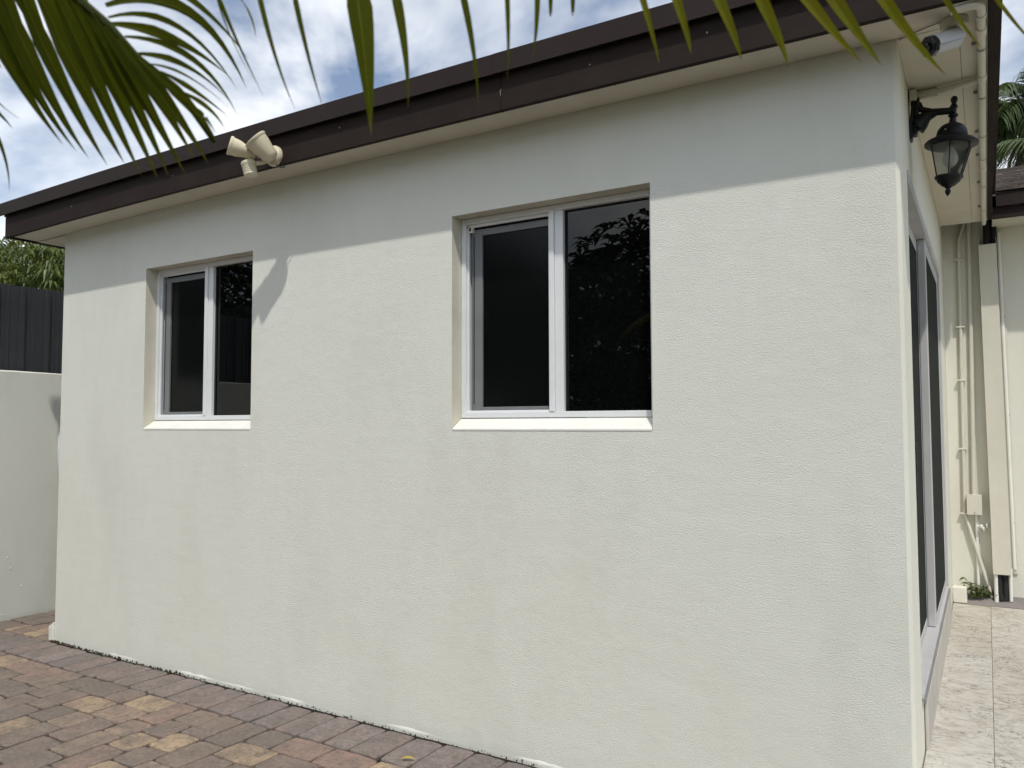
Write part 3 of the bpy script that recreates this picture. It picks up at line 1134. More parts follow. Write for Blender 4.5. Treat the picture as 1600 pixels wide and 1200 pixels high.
def flood_head(back, front, rb, rf, hood):
    ax = Vector(front) - Vector(back)
    L = ax.length
    Mx = frame_to(back, ax)
    prof = [(rb * 0.35, -0.012), (rb * 0.8, -0.004), (rb, 0.012), (rb * 1.08, L * 0.35), (rf * 0.92, L * 0.62), (rf, L), (rf * 0.96, L), (rf * 0.85, L * 0.7), (rb * 0.7, L * 0.35)]
    h = MB().lathe(prof, Mx, 22).build('lamp_head', M['aged_plastic'], fl, smooth=True)
    MB().lathe([(rf * 0.80, 0), (rf * 0.78, 0.004)], Mx @ Matrix.Translation((0, 0, L * 0.72)), 18).build('lamp_lens', M['pale_plastic'], h)
    MB().lathe([(rf * 1.0, 0), (rf * 1.05, 0.004), (rf * 1.05, 0.012), (rf * 1.0, 0.014)], Mx @ Matrix.Translation((0, 0, L * 0.97 - 0.012)), 22).build('rim', M['aged_plastic'], h, smooth=True)
    return h


flood_head((-2.742, -0.262, 2.710), (-2.788, -0.330, 2.795), 0.041, 0.057, True)
flood_head((-2.845, -0.283, 2.738), (-2.912, -0.380, 2.770), 0.029, 0.045, False)
a = MB().tube([(-2.785, -0.215, 2.735), (-2.775, -0.24, 2.728), (-2.750, -0.262, 2.722)], 0.014, 12)
a.lathe([(0.004, -0.017), (0.013, -0.012), (0.017, 0), (0.013, 0.012), (0.004, 0.017)], Matrix.Translation((-2.768, -0.25, 2.724)), 12)
a.build('swivel_arm', M['aged_plastic'], fl, smooth=True)
a = MB().tube([(-2.795, -0.215, 2.742), (-2.82, -0.25, 2.738), (-2.846, -0.28, 2.746)], 0.013, 12)
a.lathe([(0.004, -0.016), (0.012, -0.011), (0.016, 0), (0.012, 0.011), (0.004, 0.016)], Matrix.Translation((-2.83, -0.262, 2.740)), 12)
a.build('swivel_arm', M['aged_plastic'], fl, smooth=True)
a = MB().tube([(-2.79, -0.222, 2.722), (-2.815, -0.26, 2.70), (-2.83, -0.285, 2.69)], 0.011, 10)
a.build('sensor_arm', M['aged_plastic'], fl, smooth=True)
MB().tube([(-2.77, -0.203, 2.70), (-2.755, -0.215, 2.685), (-2.735, -0.204, 2.676), (-2.725, -0.19, 2.684)], 0.003, 6).build('cable', M['rubber'], fl)
for (px_, pz_) in ((-2.82, 2.755), (-2.75, 2.775)):
    MB().lathe([(0.004, 0), (0.003, 0.002)], frame_to((px_, -0.2145, pz_), (0, -1, 0)), 8).build('screw', M['strap'], fl)
S = frame_to((-2.842, -0.30, 2.625), (-0.22, -0.10, 1))
prof = [(0.028, 0), (0.033, 0.004)]
for q in range(5):
    prof += [(0.034, 0.010 + q * 0.009), (0.0315, 0.0145 + q * 0.009)]
prof += [(0.035, 0.056), (0.036, 0.068), (0.033, 0.074)]
sensor = MB().lathe(prof, S, 22).build('motion_sensor', M['aged_plastic'], fl, smooth=True)
ln = MB()
vs, fs = [], []
for q, z in enumerate((0.010, 0.050)):
    for k in range(9):
        aa = rad(150 + k * 14)
        vs.append(S @ Vector((0.0352 * math.cos(aa), 0.0352 * math.sin(aa), z)))
fs = [(k, k + 1, 9 + k + 1, 9 + k) for k in range(8)]
ln.add(vs, fs).build('sensor_window', M['pale_plastic'], sensor, smooth=True)

# ------------------------------------------------------------------ wall lantern
LX, LY = 0.138, 0.50
lan = thing('wall_lantern', (0.0, LY, 2.55), 'black cast iron coach lantern on the side wall under the eaves', 'lantern')
bp = MB()
pp = [(-0.026, 2.485), (0.026, 2.485), (0.034, 2.53), (0.030, 2.60), (0.032, 2.645), (0.018, 2.655), (-0.018, 2.655), (-0.032, 2.645), (-0.030, 2.60), (-0.034, 2.53)]
k = len(pp)
for (x0_, x1_, s) in ((0.001, 0.012, 1.0), (0.012, 0.026, 0.8)):
    vs = [(xx, LY + a * s, 2.57 + (b - 2.57) * s) for xx in (x0_, x1_) for a, b in pp]
    bp.add(vs, [tuple(range(k)), tuple(range(2 * k - 1, k - 1, -1))] + [(i, i + k, (i + 1) % k + k, (i + 1) % k) for i in range(k)])
bp.build('backplate', M['black_iron'], lan, bevel=0.003)
arm = MB()
arm.tube([(0.02, LY, 2.535), (0.035, LY, 2.552), (0.055, LY, 2.572), (0.085, LY, 2.582), (LX, LY, 2.580)], [0.036, 0.031, 0.021, 0.013, 0.011], 12)
arm.tube([(0.02, LY, 2.615), (0.035, LY, 2.597), (0.07, LY, 2.588), (LX, LY, 2.585)], [0.016, 0.011, 0.009, 0.008], 10)
arm.build('arm', M['black_iron'], lan, smooth=True)
Ml = Matrix.Translation((LX, LY, 0))
cap = MB().lathe([(0.010, 2.505), (0.012, 2.545), (0.010, 2.555), (0.016, 2.560), (0.016, 2.566), (0.010, 2.572), (0.010, 2.588), (0.014, 2.594), (0.010, 2.602), (0.007, 2.606), (0.011, 2.616), (0.012, 2.624), (0.007, 2.632)], Ml, 16)
cap.build('finial', M['black_iron'], lan, smooth=True)
cap = MB().lathe([(0.078, 2.452), (0.086, 2.456), (0.087, 2.462), (0.080, 2.470), (0.060, 2.480), (0.050, 2.486), (0.051, 2.492), (0.047, 2.510), (0.037, 2.524), (0.022, 2.533), (0.010, 2.537)], Ml, 28)
cp = cap.build('lantern_roof', M['black_iron'], lan, smooth=True)
MB().lathe([(0.0035, 0), (0.003, 0.003)], frame_to((LX - 0.018, LY - 0.048, 2.500), (-0.35, -1, 0.1)), 8).build('screw', M['strap'], cp)
# six glass panes between thin bars
NR = 6
for q in range(NR):
    a0_, a1_ = 2 * math.pi * (q + 0.5) / NR, 2 * math.pi * (q + 1.5) / NR
    rt, rb_ = 0.072, 0.043
    p0, p1 = (LX + rb_ * math.cos(a0_), LY + rb_ * math.sin(a0_), 2.338), (LX + rb_ * math.cos(a1_), LY + rb_ * math.sin(a1_), 2.338)
    p2, p3 = (LX + rt * math.cos(a1_), LY + rt * math.sin(a1_), 2.455), (LX + rt * math.cos(a0_), LY + rt * math.sin(a0_), 2.455)
    MB().add([p0, p1, p2, p3], [(0, 1, 2, 3)]).build('glass_pane', M['lantern_glass'], lan)
    MB().tube([p0, p3], 0.0022, 6).build('pane_bar', M['black_iron'], lan)
MB().lathe([(0.012, 2.305), (0.022, 2.309), (0.030, 2.318), (0.036, 2.322), (0.040, 2.332), (0.046, 2.336), (0.046, 2.342), (0.03, 2.343)], Ml, 24).build('lantern_base', M['black_iron'], lan, smooth=True)
MB().lathe([(0.002, 2.272), (0.008, 2.282), (0.010, 2.290), (0.006, 2.298), (0.012, 2.303), (0.012, 2.307)], Ml, 14).build('drop_finial', M['black_iron'], lan, smooth=True)
MB().lathe([(0.006, 2.375), (0.018, 2.385), (0.026, 2.400), (0.024, 2.418), (0.014, 2.436), (0.012, 2.455)], Ml, 18).build('bulb', M['bulb'], lan, smooth=True)

lan.rotation_euler.y = rad(5)
lan.location = (0.002, LY, 2.572)
lan.scale = (1.06, 1.06, 1.06)

# ------------------------------------------------------------------ security camera under the corner of the eaves
sc_ = thing('security_camera', (0.165, -0.03, ZS), 'white bullet security camera with black face under the eave corner', 'camera')
MB().lathe([(0.034, -0.030), (0.040, -0.024), (0.041, -0.002), (0.039, -0.0005)], Matrix.Translation((0.172, -0.045, ZS)), 24).build('mount_base', M['soffit'], sc_, smooth=True)
bk, ft = Vector((0.180, -0.045, 2.632)), Vector((0.098, -0.130, 2.588))
ax = ft - bk
Lc = ax.length
Mc = frame_to(bk, ax)
MB().tube([(0.176, -0.05, 2.670), (0.180, -0.055, 2.655), (0.172, -0.06, 2.632)], 0.011, 10).build('bracket', M['cam_white'], sc_, smooth=True)
body = MB().lathe([(0.012, -0.002), (0.024, 0.0), (0.028, 0.006), (0.028, Lc - 0.016)], Mc, 24).build('camera_body', M['cam_white'], sc_, smooth=True)
sh = MB()
vs = []
for q, z in enumerate((0.002, Lc - 0.020)):
    for rr in (0.031, 0.0335):
        for k in range(15):
            aa = rad(-15 + k * 210 / 14)
            vs.append(Mc @ Vector((rr * math.cos(aa), rr * math.sin(aa), z)))
fs = []
for k in range(14):
    fs += [(15 + k, 15 + k + 1, 45 + k + 1, 45 + k), (k, 30 + k, 30 + k + 1, k + 1), (k, k + 1, 15 + k + 1, 15 + k), (30 + k, 45 + k, 45 + k + 1, 30 + k + 1)]
sh.add(vs, fs).build('sun_shield', M['cam_white'], sc_, smooth=True)
face = MB().lathe([(0.0285, Lc - 0.0195), (0.033, Lc - 0.018), (0.0325, Lc - 0.003), (0.029, Lc), (0.012, Lc - 0.003)], Mc, 8).build('camera_face', M['cam_black'], sc_)
MB().lathe([(0.012, Lc - 0.002), (0.012, Lc + 0.002), (0.009, Lc + 0.0025), (0.004, Lc + 0.0035)], Mc, 18).build('lens', M['glass'], face, smooth=True)
# two short grey print marks on the barrel
for (s0, s1) in ((0.34, 0.46), (0.58, 0.70)):
    q_ = MB()
    aa = rad(172)
    p = Vector((0.0338 * math.cos(aa), 0.0338 * math.sin(aa), 0))
    t_ = Vector((-math.sin(aa), math.cos(aa), 0)) * 0.0022
    q_.add([Mc @ (p - t_ + Vector((0, 0, Lc * s0))), Mc @ (p - t_ + Vector((0, 0, Lc * s1))), Mc @ (p + t_ + Vector((0, 0, Lc * s1))), Mc @ (p + t_ + Vector((0, 0, Lc * s0)))], [(0, 1, 2, 3)]).build('print_mark', M['strap'], sc_)
w = MB().tube([(0.165, -0.012, ZS - 0.004), (0.13, -0.06, ZS - 0.003), (0.07, -0.035, ZS - 0.003), (0.008, -0.002, ZS - 0.004)], 0.0022, 6)
w.build('cable', M['strap'], sc_)

# ------------------------------------------------------------------ conduits under the side eave
PX, PZ, PR = 0.246, 2.672, 0.0125
cd = thing('conduit', (PX, 0, PZ), 'long cream plastic conduit clipped beside the side fascia', 'conduit')
pts = [(0.165, -0.168, PZ - 0.004), (0.205, -0.166, PZ)]
for k in range(7):
    aa = rad(90 - k * 15)
    pts.append((0.214 + 0.032 * math.cos(aa), -0.134 - 0.032 * math.sin(aa), PZ))
pts += [(PX, 0.3, PZ), (PX, 1.0, PZ), (PX, 2.0, PZ), (PX, 2.9, PZ)]
MB().tube(pts, PR, 14).build('pipe', M['pvc'], cd, smooth=True)
for (ya, yb, r_) in ((-0.095, -0.075, 0.0155), (0.0, 0.055, 0.0155), (0.40, 0.455, 0.0155), (1.6, 1.66, 0.0155)):
    MB().tube([(PX, ya, PZ), (PX, yb, PZ)], r_, 16).build('coupling', M['pvc'], cd, smooth=True)
for y in (0.16, 0.62, 1.1, 1.45, 1.95, 2.5):
    st = MB()
    vs, fs = [], []
    for q, yy in enumerate((y - 0.006, y + 0.006)):
        for k in range(9):
            aa = rad(180 + k * 22.5)
            vs.append((PX + (PR + 0.002) * math.cos(aa), yy, PZ + (PR + 0.002) * math.sin(aa)))
    fs = [(k, k + 1, 10 + k, 9 + k) for k in range(8)]
    st.add(vs, fs)
    st.box(PX - PR - 0.016, PX - PR - 0.0015, y - 0.006, y + 0.006, ZS - 0.010, ZS - 0.002)
    st.build('strap', M['strap'], cd)

cc = thing('conduit', (0, 0.5, 2.67), 'short cream conduit with connector crossing the eave above the lantern', 'conduit')
MB().box(0.004, 0.030, 0.452, 0.545, 2.648, 2.690).build('junction_cover', M['pvc'], cc, bevel=0.005)
MB().tube([(0.03, 0.50, 2.676), (0.10, 0.495, 2.676)], 0.0165, 14).build('connector', M['pvc'], cc, smooth=True)
MB().tube([(0.10, 0.495, 2.677), (0.2315, 0.462, 2.677)], 0.0115, 12).build('pipe', M['pvc'], cc, smooth=True)
MB().tube([(0.018, 0.52, 2.66), (0.016, 0.525, 2.60)], 0.013, 12).build('drop_pipe', M['pvc'], cc, smooth=True)

# ------------------------------------------------------------------ services on the rear wing wall
c1 = thing('conduit', (0.09, YF, 0.3), 'thin cream conduit with bent top left of the junction box', 'conduit')
yp = YF - 0.018
pts = [(0.130, yp, 2.78), (0.128, yp, 2.74), (0.112, yp, 2.69), (0.098, yp, 2.64), (0.096, yp, 2.55), (0.088, yp, 1.4), (0.083, yp, 0.78)]
MB().tube(pts, 0.0115, 12).build('pipe', M['pvc'], c1, smooth=True)
MB().tube([(0.083, yp, 0.785), (0.095, yp - 0.004, 0.75), (0.225, yp - 0.02, 0.26)], 0.0105, 12).build('pipe', M['pvc'], c1, smooth=True)
for z in (2.50, 2.04, 1.68, 1.22, 0.79):
    xx = 0.083 + (z - 0.78) / 1.77 * 0.013
    MB().box(xx - 0.026, xx + 0.026, yp - 0.0145, yp + 0.010, z, z + 0.012).build('strap', M['pvc'], c1, bevel=0.003)
c2 = thing('conduit', (0.15, YF, 0.3), 'straight cream conduit feeding the junction box from above', 'conduit')
MB().tube([(0.160, yp, 2.82), (0.150, yp, 1.8), (0.139, yp, 0.925)], 0.0135, 12).build('pipe', M['pvc'], c2, smooth=True)
jb = thing('junction_box', (0.14, YF, 0.86), 'small cream junction box on the rear wall', 'junction box')
bx = MB().box(0.098, 0.182, YF - 0.050, YF - 0.002, 0.795, 0.925).build('box_body', M['pvc'], jb, bevel=0.004)
MB().box(0.096, 0.184, YF - 0.056, YF - 0.0505, 0.793, 0.927).build('cover', M['pvc'], jb, bevel=0.002)
MB().lathe([(0.004, 0), (0.003, 0.002)], frame_to((0.14, YF - 0.0565, 0.806), (0, -1, 0)), 8).build('screw', M['strap'], jb)
tp = thing('garden_tap', (0.16, YF, 0.7), 'white water pipe with small hose tap below the junction box', 'tap')
MB().tube([(0.150, yp, 0.795), (0.148, yp, 0.27)], 0.0095, 12).build('pipe', M['sill'], tp, smooth=True)
t_ = MB().tube([(0.150, yp, 0.715), (0.175, yp - 0.01, 0.712), (0.19, yp - 0.015, 0.705), (0.192, yp - 0.016, 0.69)], 0.009, 10)
t_.lathe([(0.006, -0.014), (0.010, -0.012), (0.010, 0.012), (0.006, 0.014)], frame_to((0.175, yp - 0.03, 0.722), (0.2, -1, 0.1)), 10)
t_.build('spout', M['sill'], tp, smooth=True)
hd = MB().lathe([(0.003, -0.004), (0.016, -0.003), (0.016, 0.003), (0.003, 0.004)], frame_to((0.212, yp - 0.03, 0.728), (1, -0.5, 0.1)), 10)
hd.build('tap_wheel', M['sill'], tp, smooth=True)

ls = thing('line_cover', (0.29, YF, 0.4), 'slightly leaning cream sheet metal line cover on the rear wall', 'duct cover')
T = Matrix.Translation((0.283, YF, 0.42)) @ Matrix.Rotation(rad(-0.55), 4, 'Y') @ Matrix.Translation((-0.283, -YF, -0.42))
lc = MB()
yc = YF - 0.085
lc.box(0.232, 0.334, yc, yc + 0.002, 0.42, 2.58, T)
lc.box(0.232, 0.234, yc + 0.0021, YF - 0.004, 0.42, 2.62, T)
lc.box(0.332, 0.334, yc + 0.0021, YF - 0.004, 0.42, 2.62, T)
lc.build('cover', M['pvc'], ls, bevel=0.001, seg=1)
MB().box(0.3345, 0.372, YF - 0.012, YF - 0.003, 0.42, 2.62, T).build('flange', M['pvc'], ls, bevel=0.002)
MB().tube([T @ Vector((0.354, YF - 0.016, 0.45)), T @ Vector((0.352, YF - 0.016, 1.7)), T @ Vector((0.348, YF - 0.014, 2.66))], 0.010, 8).build('sealant_bead', M['sill'], ls, smooth=True)
for z in (0.75, 1.45, 2.1):
    MB().lathe([(0.005, 0), (0.004, 0.003)], frame_to(T @ Vector((0.362, YF - 0.0125, z)), (0, -1, 0)), 8).build('screw', M['strap'], ls)
dp = MB()
dp.tube([(0.262, YF - 0.05, 2.9), (0.262, YF - 0.05, 0.30), (0.275, YF - 0.05, 0.25)], 0.022, 10)
dp.tube([(0.300, YF - 0.045, 2.9), (0.300, YF - 0.045, 0.25)], 0.019, 10)
dp.build('insulated_pipes', M['dark_foam'], ls, smooth=True)
dp = MB().tube([(0.250, YF - 0.062, 0.48), (0.247, YF - 0.064, 0.24)], 0.013, 10)
dp.tube([(0.330, YF - 0.05, 0.46), (0.328, YF - 0.055, 0.25)], 0.010, 10)
dp.build('drain_pipes', M['sill'], ls, smooth=True)

wb = MB().box(0.002, 0.085, YF - 0.13, YF - 0.003, ZD + 0.001, ZD + 0.105)
o = wb.build('plaster_block', M['white_block'], None, bevel=0.008, seg=2)
tag(o, 'small white plastered block in the inner corner of the terrace', 'block')
for v in o.data.vertices:
    v.co.x += random.uniform(-0.006, 0.006)
    v.co.z += random.uniform(-0.008, 0.006) if v.co.z > ZD + 0.05 else 0

# ------------------------------------------------------------------ vegetation
def bez(p0, p1, p2, t):
    return p0 * (1 - t) ** 2 + p1 * 2 * t * (1 - t) + p2 * t * t


def leaflet(mb, p0, p1, p2, width, nrm, segs=7, fold=0.35, twist=0.0):
    """a folded tapering blade along a quadratic curve"""
    p0, p1, p2 = Vector(p0), Vector(p1), Vector(p2)
    nrm = Vector(nrm)
    vs, fs = [], []
    for i in range(segs + 1):
        t = i / segs
        p = bez(p0, p1, p2, t)
        tan = (p1 - p0) * (1 - t) + (p2 - p1) * t
        tan.normalize()
        side = tan.cross(nrm)
        if side.length < 1e-4:
            side = tan.orthogonal()
        side.normalize()
        n_ = side.cross(tan)
        a = twist * t
        s2 = side * math.cos(a) + n_ * math.sin(a)
        n2_ = n_ * math.cos(a) - side * math.sin(a)
        w = width * 0.5 * (min(1.0, 0.30 + t * 2.0)) * max(0.0, 1 - max(0, t - 0.35) / 0.65) ** 0.95
        if i == segs:
            vs.append(p)
        else:
            vs += [p - s2 * w + n2_ * w * fold, p, p + s2 * w + n2_ * w * fold]
    for i in range(segs - 1):
        a, b = i * 3, i * 3 + 3
        fs += [(a, a + 1, b + 1, b), (a + 1, a + 2, b + 2, b + 1)]
    a = (segs - 1) * 3
    e = segs * 3
    fs += [(a, a + 1, e), (a + 1, a + 2, e)]
    mb.add(vs, fs)


LEFT_LEAFLETS = [((-0.704,-2.488,1.905),(-0.708,-2.438,1.810),(-0.706,-2.373,1.732),0.0216),
 ((-0.691,-2.480,1.902),(-0.693,-2.428,1.801),(-0.693,-2.365,1.725),0.0173),
 ((-0.678,-2.472,1.898),(-0.677,-2.418,1.791),(-0.680,-2.357,1.716),0.0188),
 ((-0.660,-2.461,1.891),(-0.658,-2.407,1.791),(-0.662,-2.345,1.708),0.0195),
 ((-0.643,-2.450,1.888),(-0.636,-2.393,1.783),(-0.644,-2.335,1.710),0.0202),
 ((-0.625,-2.439,1.881),(-0.622,-2.384,1.783),(-0.627,-2.324,1.695),0.0202),
 ((-0.611,-2.430,1.871),(-0.603,-2.373,1.776),(-0.611,-2.314,1.693),0.0195),
 ((-0.598,-2.421,1.857),(-0.589,-2.364,1.769),(-0.600,-2.307,1.695),0.0180),
 ((-0.585,-2.412,1.843),(-0.577,-2.356,1.765),(-0.583,-2.297,1.698),0.0173),
 ((-0.574,-2.405,1.829),(-0.565,-2.349,1.769),(-0.574,-2.292,1.717),0.0166),
 ((-0.562,-2.397,1.815),(-0.550,-2.339,1.754),(-0.558,-2.283,1.709),0.0166),
 ((-0.545,-2.385,1.795),(-0.534,-2.329,1.759),(-0.549,-2.278,1.733),0.0144)]
BEHIND_LEAFLETS = [((-0.870,-2.452,1.970),(-0.861,-2.420,1.925),(-0.839,-2.380,1.854),0.0246),
 ((-0.843,-2.436,1.977),(-0.833,-2.403,1.917),(-0.816,-2.364,1.833),0.0246),
 ((-0.816,-2.420,1.973),(-0.809,-2.389,1.917),(-0.795,-2.351,1.829),0.0246),
 ((-0.793,-2.406,1.969),(-0.787,-2.375,1.917),(-0.773,-2.339,1.833),0.0246),
 ((-0.766,-2.389,1.969),(-0.764,-2.362,1.921),(-0.754,-2.327,1.846),0.0230),
 ((-0.743,-2.375,1.969),(-0.745,-2.350,1.925),(-0.738,-2.318,1.854),0.0213),
 ((-0.726,-2.364,1.961),(-0.730,-2.341,1.925),(-0.725,-2.311,1.866),0.0197)]
RIGHT_LEAFLETS = [((-0.561,-2.378,1.899),(-0.539,-2.316,1.882),(-0.547,-2.237,1.853),0.0118),
 ((-0.592,-2.394,1.861),(-0.548,-2.322,1.873),(-0.549,-2.237,1.816),0.0192),
 ((-0.590,-2.392,1.848),(-0.558,-2.327,1.856),(-0.559,-2.242,1.814),0.0118),
 ((-0.587,-2.390,1.841),(-0.565,-2.330,1.843),(-0.569,-2.249,1.833),0.0148),
 ((-0.575,-2.382,1.827),(-0.547,-2.317,1.821),(-0.560,-2.242,1.784),0.0096),
 ((-0.567,-2.376,1.808),(-0.553,-2.321,1.812),(-0.567,-2.247,1.800),0.0103),
 ((-0.554,-2.367,1.797),(-0.550,-2.318,1.799),(-0.566,-2.246,1.790),0.0066),
 ((-0.543,-2.360,1.789),(-0.545,-2.314,1.784),(-0.570,-2.247,1.782),0.0066),
 ((-0.529,-2.350,1.769),(-0.533,-2.305,1.765),(-0.573,-2.248,1.764),0.0059),
 ((-0.520,-2.344,1.755),(-0.535,-2.306,1.753),(-0.584,-2.254,1.759),0.0052),
 ((-0.492,-2.335,1.895),(-0.508,-2.296,1.859),(-0.531,-2.225,1.804),0.0052),
 ((-0.483,-2.330,1.895),(-0.491,-2.287,1.878),(-0.538,-2.234,1.879),0.0052),
 ((-0.488,-2.334,1.910),(-0.517,-2.302,1.874),(-0.541,-2.232,1.824),0.0044)]
EDGE_LEAFLETS = [((-0.830,-2.431,1.831),(-0.816,-2.397,1.801),(-0.822,-2.366,1.791),0.0072),
 ((-0.830,-2.431,1.824),(-0.818,-2.398,1.793),(-0.831,-2.370,1.779),0.0064),
 ((-0.817,-2.422,1.800),(-0.812,-2.392,1.745),(-0.838,-2.369,1.698),0.0056)]
HANGING_LEAFLETS = [((-0.441,-2.330,1.929),(-0.431,-2.306,1.823),(-0.424,-2.274,1.750),0.0063),
 ((-0.408,-2.310,1.928),(-0.400,-2.287,1.824),(-0.397,-2.258,1.751),0.0063),
 ((-0.348,-2.274,1.928),(-0.344,-2.253,1.813),(-0.353,-2.229,1.721),0.0293),
 ((-0.318,-2.255,1.928),(-0.308,-2.231,1.823),(-0.317,-2.209,1.751),0.0132),
 ((-0.257,-2.218,1.928),(-0.244,-2.193,1.824),(-0.250,-2.169,1.754),0.0084),
 ((-0.205,-2.187,1.928),(-0.209,-2.172,1.833),(-0.222,-2.153,1.781),0.0063),
 ((-0.174,-2.168,1.928),(-0.182,-2.156,1.843),(-0.197,-2.140,1.809),0.0070),
 ((-0.163,-2.162,1.928),(-0.168,-2.149,1.859),(-0.179,-2.132,1.856),0.0063),
 ((-0.143,-2.149,1.928),(-0.148,-2.136,1.859),(-0.158,-2.119,1.857),0.0063),
 ((-0.101,-2.104,1.938),(-0.084,-2.077,1.849),(-0.082,-2.050,1.808),0.0078),
 ((-0.077,-2.081,1.943),(-0.055,-2.051,1.856),(-0.054,-2.025,1.823),0.0115),
 ((-0.048,-2.051,1.950),(-0.015,-2.014,1.859),(-0.007,-1.984,1.820),0.0145),
 ((-0.012,-2.017,1.956),(0.026,-1.977,1.862),(0.037,-1.944,1.817),0.0147),
 ((0.016,-1.984,1.965),(0.074,-1.932,1.871),(0.110,-1.884,1.829),0.0149),
 ((0.045,-1.959,1.969),(0.098,-1.910,1.873),(0.129,-1.865,1.828),0.0180),
 ((0.092,-1.915,1.978),(0.150,-1.862,1.876),(0.195,-1.808,1.822),0.0153),
 ((0.156,-1.858,1.987),(0.206,-1.811,1.894),(0.236,-1.767,1.859),0.0070),
 ((0.203,-1.814,1.995),(0.261,-1.762,1.902),(0.295,-1.716,1.870),0.0055)]



def add_blade(me, segs):
    at_ = me.attributes.new('blade', 'FLOAT_VECTOR', 'POINT')
    nv = len(me.vertices)
    for i in range(nv):
        row, c = (segs, 1) if i == nv - 1 else (i // 3, i % 3)
        at_.data[i].vector = (c - 1.0, row / segs, 0)


def near_palm(name, base, crown, label):
    p = thing(name, base, label, 'palm', 'palms hanging over the photographer')
    b, c = Vector(base), Vector(crown)
    pts, rs = [], []
    for i in range(15):
        t = i / 14
        pts.append(b.lerp(c, t) + Vector((0.02 * math.sin(t * 5), 0.02 * math.cos(t * 4), 0)))
        rs.append(0.045 - 0.018 * t + (0.004 if i % 2 else 0))
    MB().tube(pts, rs, 12).build('trunk', M['palm_bark'], p, smooth=True)
    return p


def spare_frond(palm, crown, direction, length, n=26, mat='palm_near'):
    """a whole frond arching away from the crown"""
    c, d = Vector(crown), Vector(direction).normalized()
    p1 = c + d * length * 0.45 + Vector((0, 0, length * 0.38))
    p2 = c + d * length * 0.95 - Vector((0, 0, length * 0.02))
    pts = [bez(c, p1, p2, i / 14) for i in range(15)]
    m = MB().tube(pts, [0.011 - 0.0085 * i / 14 for i in range(15)], 7)
    fr = m.build('frond', M['rachis'], palm, smooth=True)
    lm = MB()
    for i in range(n):
        t = 0.18 + 0.8 * i / n
        p = bez(c, p1, p2, t)
        tan = ((p1 - c) * (1 - t) + (p2 - p1) * t).normalized()
        sd = tan.cross(Vector((0, 0, 1))).normalized()
        for s in (-1, 1):
            L = length * 0.28 * (1 - 0.55 * abs(t - 0.45)) * random.uniform(0.9, 1.1)
            q1 = p + (sd * s * 0.8 + tan * 0.5) * L * 0.5 + Vector((0, 0, L * 0.12))
            q2 = p + (sd * s * 0.75 + tan * 0.75) * L - Vector((0, 0, L * random.uniform(0.25, 0.5)))
            leaflet(lm, p, q1, q2, 0.024 * length / 1.4, Vector((0, 0, 1)) + sd * s * 0.3, 5)
    lf = lm.build('leaflets', M[mat], fr)
    return fr


def visible_frond(palm, rachis, sets):
    pts = [Vector(p) for p in rachis]
    n = len(pts)
    fr = MB().tube(pts, [0.009 - 0.006 * i / (n - 1) for i in range(n)], 8).build('frond', M['rachis_dark'], palm, smooth=True)
    for (leaves, mat, tw) in sets:
        for (p0, p1, p2, w) in leaves:
            m = MB()
            mid = Vector(p1)
            view = (CAM + Vector((0, 0, 0.5)) - mid).normalized()
            nr = view + Vector((random.uniform(-tw, tw), random.uniform(-tw, tw), random.uniform(-tw, tw)))
            p1b = 2 * Vector(p1) - 0.5 * (Vector(p0) + Vector(p2))      # curve passes through the given middle point
            leaflet(m, p0, p1b, p2, w * 0.98, nr, 12, 0.45, random.uniform(-0.5, 0.5))
            lf = m.build('leaflet', M[mat if isinstance(mat, str) else mat(mid)], fr)
            add_blade(lf.data, 12)
    return fr


# left palm: the broad frond at the upper left of the view
crownL = (-1.30, -2.98, 2.15)
pl = near_palm('palm_tree', (-1.42, -3.15, 0.0), crownL, 'dark green palm whose broad frond fills the upper left corner')
rl = [crownL, (-1.15, -2.84, 2.22), (-0.95, -2.69, 2.12), (-0.80, -2.58, 1.985), (-0.71, -2.516, 1.92), (-0.658, -2.472, 1.903), (-0.611, -2.43, 1.871),
      (-0.58, -2.397, 1.834), (-0.564, -2.374, 1.804), (-0.555, -2.344, 1.788), (-0.548, -2.315, 1.762), (-0.552, -2.281, 1.736)]
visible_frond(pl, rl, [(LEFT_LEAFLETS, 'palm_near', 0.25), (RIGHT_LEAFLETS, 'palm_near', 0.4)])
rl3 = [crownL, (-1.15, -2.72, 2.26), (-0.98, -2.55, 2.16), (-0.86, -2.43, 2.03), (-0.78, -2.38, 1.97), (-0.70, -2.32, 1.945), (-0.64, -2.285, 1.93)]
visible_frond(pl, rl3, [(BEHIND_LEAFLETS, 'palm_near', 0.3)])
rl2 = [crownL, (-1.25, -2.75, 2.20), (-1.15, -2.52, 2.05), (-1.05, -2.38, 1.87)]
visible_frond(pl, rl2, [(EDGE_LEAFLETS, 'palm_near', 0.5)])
for a_ in (95, 150, 205, 262):
    spare_frond(pl, crownL, (math.cos(rad(a_ + 40)), math.sin(rad(a_ + 40)) - 0.25, 0), 1.0)

